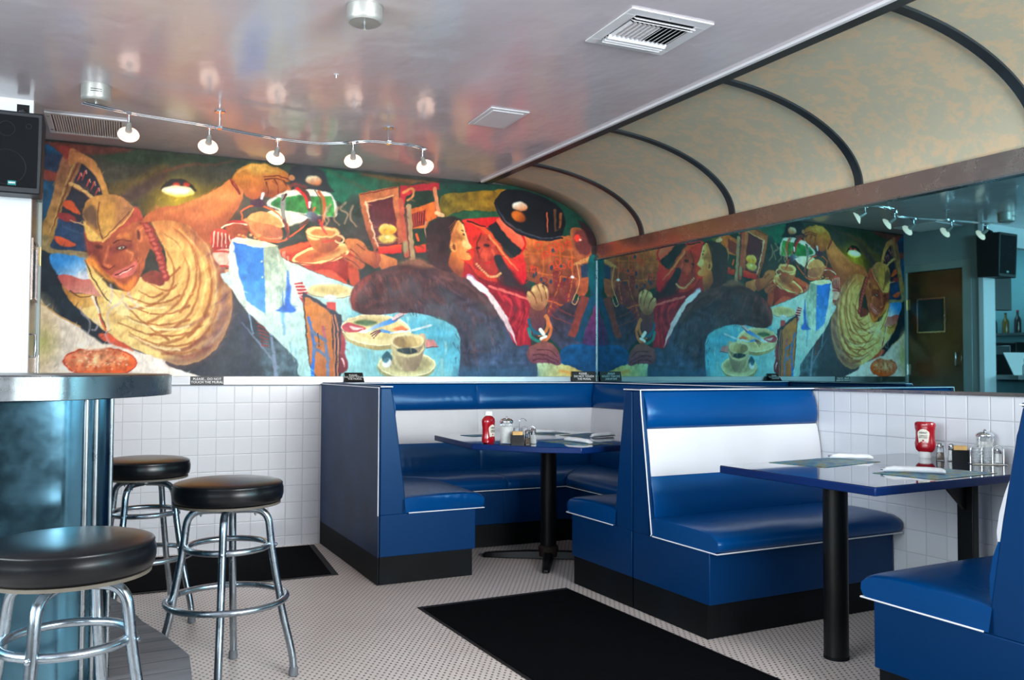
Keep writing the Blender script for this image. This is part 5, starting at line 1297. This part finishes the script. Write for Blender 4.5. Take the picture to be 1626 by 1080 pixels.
for k in range(13):
    xx = x0+.012+k*(x1-x0-.024)/12; sg = -1 if k < 7 else 1
    MB().obox((xx, (y0+y1)/2-.004, HC-.0085), (.006, 0, .004*sg), (0, (y1-y0)/2-.058, 0), (-.0006*sg, 0, .0008)).build('blade', M['white_metal'], vt)
MB().lathe([(.001, -.009), (.004, -.0085), (.004, -.0072)], 10, ((vx0+vx1)/2, vy0+.02, HC)).build('screw', M['chrome'], vt)
# flat diffuser
dx0, dx1, dy0, dy1 = -1.612, -1.39, -1.72, -1.38
df = thing('ceiling_panel', 'small white flat access panel in the ceiling right of the track light', 'panel', ((dx0+dx1)/2, (dy0+dy1)/2, HC))
MB().box(dx0, dx1, dy0, dy1, HC-.006, HC-.0005).build('rim', M['white_metal'], df, bevel=.003)
MB().box(dx0+.022, dx1-.022, dy0+.028, dy1-.028, HC-.0105, HC-.0062).build('plate', M['white_metal'], df, bevel=.003)
# return grille at the mural
gx0, gx1, gy0, gy1 = -3.742, -3.335, -.650, -.215
gr = thing('return_grille', 'grey slotted return air grille in the ceiling beside the loudspeaker', 'vent', ((gx0+gx1)/2, (gy0+gy1)/2, HC))
fr = MB()
for (a0, a1, b0, b1) in ((gx0, gx1, gy0, gy0+.03), (gx0, gx1, gy1-.03, gy1), (gx0, gx0+.03, gy0+.03, gy1-.03), (gx1-.03, gx1, gy0+.03, gy1-.03)): fr.box(a0, a1, b0, b1, HC-.010, HC-.0005)
fr.build('frame', M['white_metal'], gr, bevel=.003)
MB().box(gx0+.03, gx1-.03, gy0+.03, gy1-.03, HC-.0015, HC-.0006).build('dark_duct', M['grey_metal'], gr)
for k in range(27):
    xx = gx0+.042+k*(gx1-gx0-.084)/26
    MB().obox((xx, (gy0+gy1)/2, HC-.006), (.0035, 0, .003), (0, (gy1-gy0)/2-.032, 0), (-.0006, 0, .0006)).build('fin', M['white_metal'], gr)
for yy_ in (gy0+.06, gy1-.09): MB().lathe([(.001, -.013), (.008, -.012), (.008, -.0102)], 12, (gx0+.016, yy_, HC)).build('screw', M['chrome'], gr)

# ================================================================== LOUDSPEAKER
spk = thing('loudspeaker', 'black wall loudspeaker with grille hanging in the upper left corner', 'speaker', (-3.83, -1.17, 2.15))
sx0, sx1, sy0, sy1, sz0, sz1 = -4.00, -3.716, -.995, -.79, 2.015, 2.415
cb = MB(); cb.add([(sx0, sy0, sz0), (sx1-.006, sy0, sz0), (sx1-.012, sy1, sz0+.01), (sx0+.012, sy1, sz0+.01), (sx0, sy0-.02, sz1), (sx1+.004, sy0-.02, sz1), (sx1-.002, sy1, sz1), (sx0+.012, sy1, sz1)],
                  [(0, 3, 2, 1), (4, 5, 6, 7), (0, 1, 5, 4), (1, 2, 6, 5), (2, 3, 7, 6), (3, 0, 4, 7)])
cb.build('cabinet', simple('black_speaker_cabinet', C(24, 29, 36), .5, 0, 40, .15), spk, bevel=.008)
def fy(z, e=0): return sy0-.02*(z-sz0)/(sz1-sz0)-.004-e
g = MB(); g.slab([(sx0+.02, fy(sz0+.03), sz0+.03), (sx1-.022, fy(sz0+.03), sz0+.03), (sx1-.018, fy(sz1-.022), sz1-.022), (sx0+.02, fy(sz1-.022), sz1-.022)], (0, .004, 0)); g.build('grille', M['black_matte'], spk, bevel=.003)
for (xx, zz, R) in ((-3.87, 2.14, .085), (-3.87, 2.325, .035), (-3.775, 2.345, .012)):
    ring_ = [(xx+R*math.cos(2*PI*k/28), fy(zz+R*math.sin(2*PI*k/28), .001), zz+R*math.sin(2*PI*k/28)) for k in range(28)]
    MB().tube(ring_, .003, 6, closed=True).build('driver_ring', simple('speaker_ring', C(11, 16, 21), .7, 0, 9, .1), spk)
MB().box(-3.862, -3.826, fy(2.07, .004), fy(2.07, -.002), 2.052, 2.074).build('badge', M['badge'], spk)
MB().box(-3.858, -3.830, fy(2.07, .005), fy(2.07, .003), 2.061, 2.067).build('badge_line', M['sign_text'], spk)
bk_ = MB(); bk_.box(-3.852, -3.790, -.80, -.8205, 2.43, 2.505); bk_.box(-3.86, -3.79, -.93, -.80, 2.4155, 2.430); bk_.tube([(-3.822, -.88, 2.43), (-3.822, -.82, 2.465)], .018, 12)
bk_.build('bracket', M['black'], spk, bevel=.004)
# ================================================================== KITCHEN PASS (seen in the mirror)
pc = MB(); pc.box(-6.38, -3.962, -1.02, -.746, 1.0905, 1.128); tag(pc.build('pass_counter', M['steel']), 'steel counter ledge of the kitchen pass, visible in the mirror', 'counter')
tv = thing('wall_screen', 'narrow black screen on an arm beyond the loudspeaker, visible in the mirror', 'screen', (-4.30, -.70, 2.0))
MB().obox((-4.30, -.66, 1.98), (.12, .03, 0), (-.01, .03, 0), (.0, 0, .23)).build('panel', M['black'], tv, bevel=.005)
MB().tube([(-4.30, -.66, 2.2), (-4.30, -.66, 2.60)], .015, 10).build('arm', M['black'], tv)
sh = MB(); sh.box(-6.355, -6.05, -.3, 1.3, 1.58, 1.61); tag(sh.build('kitchen_shelf', M['steel']), 'steel shelf on the kitchen side wall, visible in the mirror', 'shelf')
bcol = [C(90, 40, 30), C(30, 60, 50), C(140, 150, 150), C(50, 40, 36), C(120, 90, 40), C(40, 70, 80)]
bm_ = [simple(f'bottle_glass_{i}', c, .15, 0, 9, .1) for i, c in enumerate(bcol)]
bt0 = None
for k in range(11):
    h = .20+.07*random.random(); 
    r = thing('bottle', f'small dark bottle on the kitchen shelf, reflected in the mirror', 'bottle', (-6.2, -.2+.14*k, 1.6105), 0, 'bottles on the kitchen shelf')
    MB().lathe([(.036, 0), (.038, .01), (.038, h*.55), (.03, h*.66), (.014, h*.76), (.013, h*.94)], 16, (-6.2, -.2+.14*k, 1.6105)).build('glass_body', bm_[k % 6], r)
    MB().lathe([(.015, h*.9405), (.015, h), (.003, h+.002)], 14, (-6.2, -.2+.14*k, 1.6105)).build('cap', M['ink_red'] if k % 3 == 0 else M['black'], r)
cm = thing('coffee_machine', 'dark coffee machine under the kitchen shelf, reflected in the mirror', 'coffee machine', (-6.15, .35, 1.1285))
MB().box(-6.35, -5.95, .10, .62, 1.1285, 1.50).build('housing', M['black'], cm, bevel=.012)
MB().box(-5.949, -5.93, .16, .56, 1.36, 1.46).build('front_panel', M['steel'], cm, bevel=.003)
MB().lathe([(.05, 0), (.07, .03), (.06, .10), (.045, .12)], 20, (-5.88, .36, 1.1285)).build('pot', M['chrome'], cm)
ct2 = MB(); ct2.box(-6.355, -5.75, -.5, 1.45, 1.09, 1.128); tag(ct2.build('kitchen_counter', M['steel']), 'steel counter along the kitchen side wall, reflected in the mirror', 'counter')
r = thing('sauce_bottle', 'small clear sauce bottle with red top on the pass ledge, reflected in the mirror', 'bottle', (-4.30, -.90, 1.1285))
MB().lathe([(.024, 0), (.026, .01), (.026, .085), (.014, .11), (.011, .125)], 18, (-4.30, -.90, 1.1285)).build('body', M['sugar'], r)
MB().lathe([(.013, .1255), (.012, .155), (.003, .16)], 14, (-4.30, -.90, 1.1285)).build('cap', M['ink_red'], r)
me_ = MB(); me_.obox((-4.62, -.70, 1.24), (.16, .05, 0), (-.002, .004, 0), (0, .05, .11)); 
o = me_.build('menu_board', M['cap_white']); tag(o, 'blank white board leaning on the pass, reflected in the mirror', 'board')
bpy.context.view_layer.update()
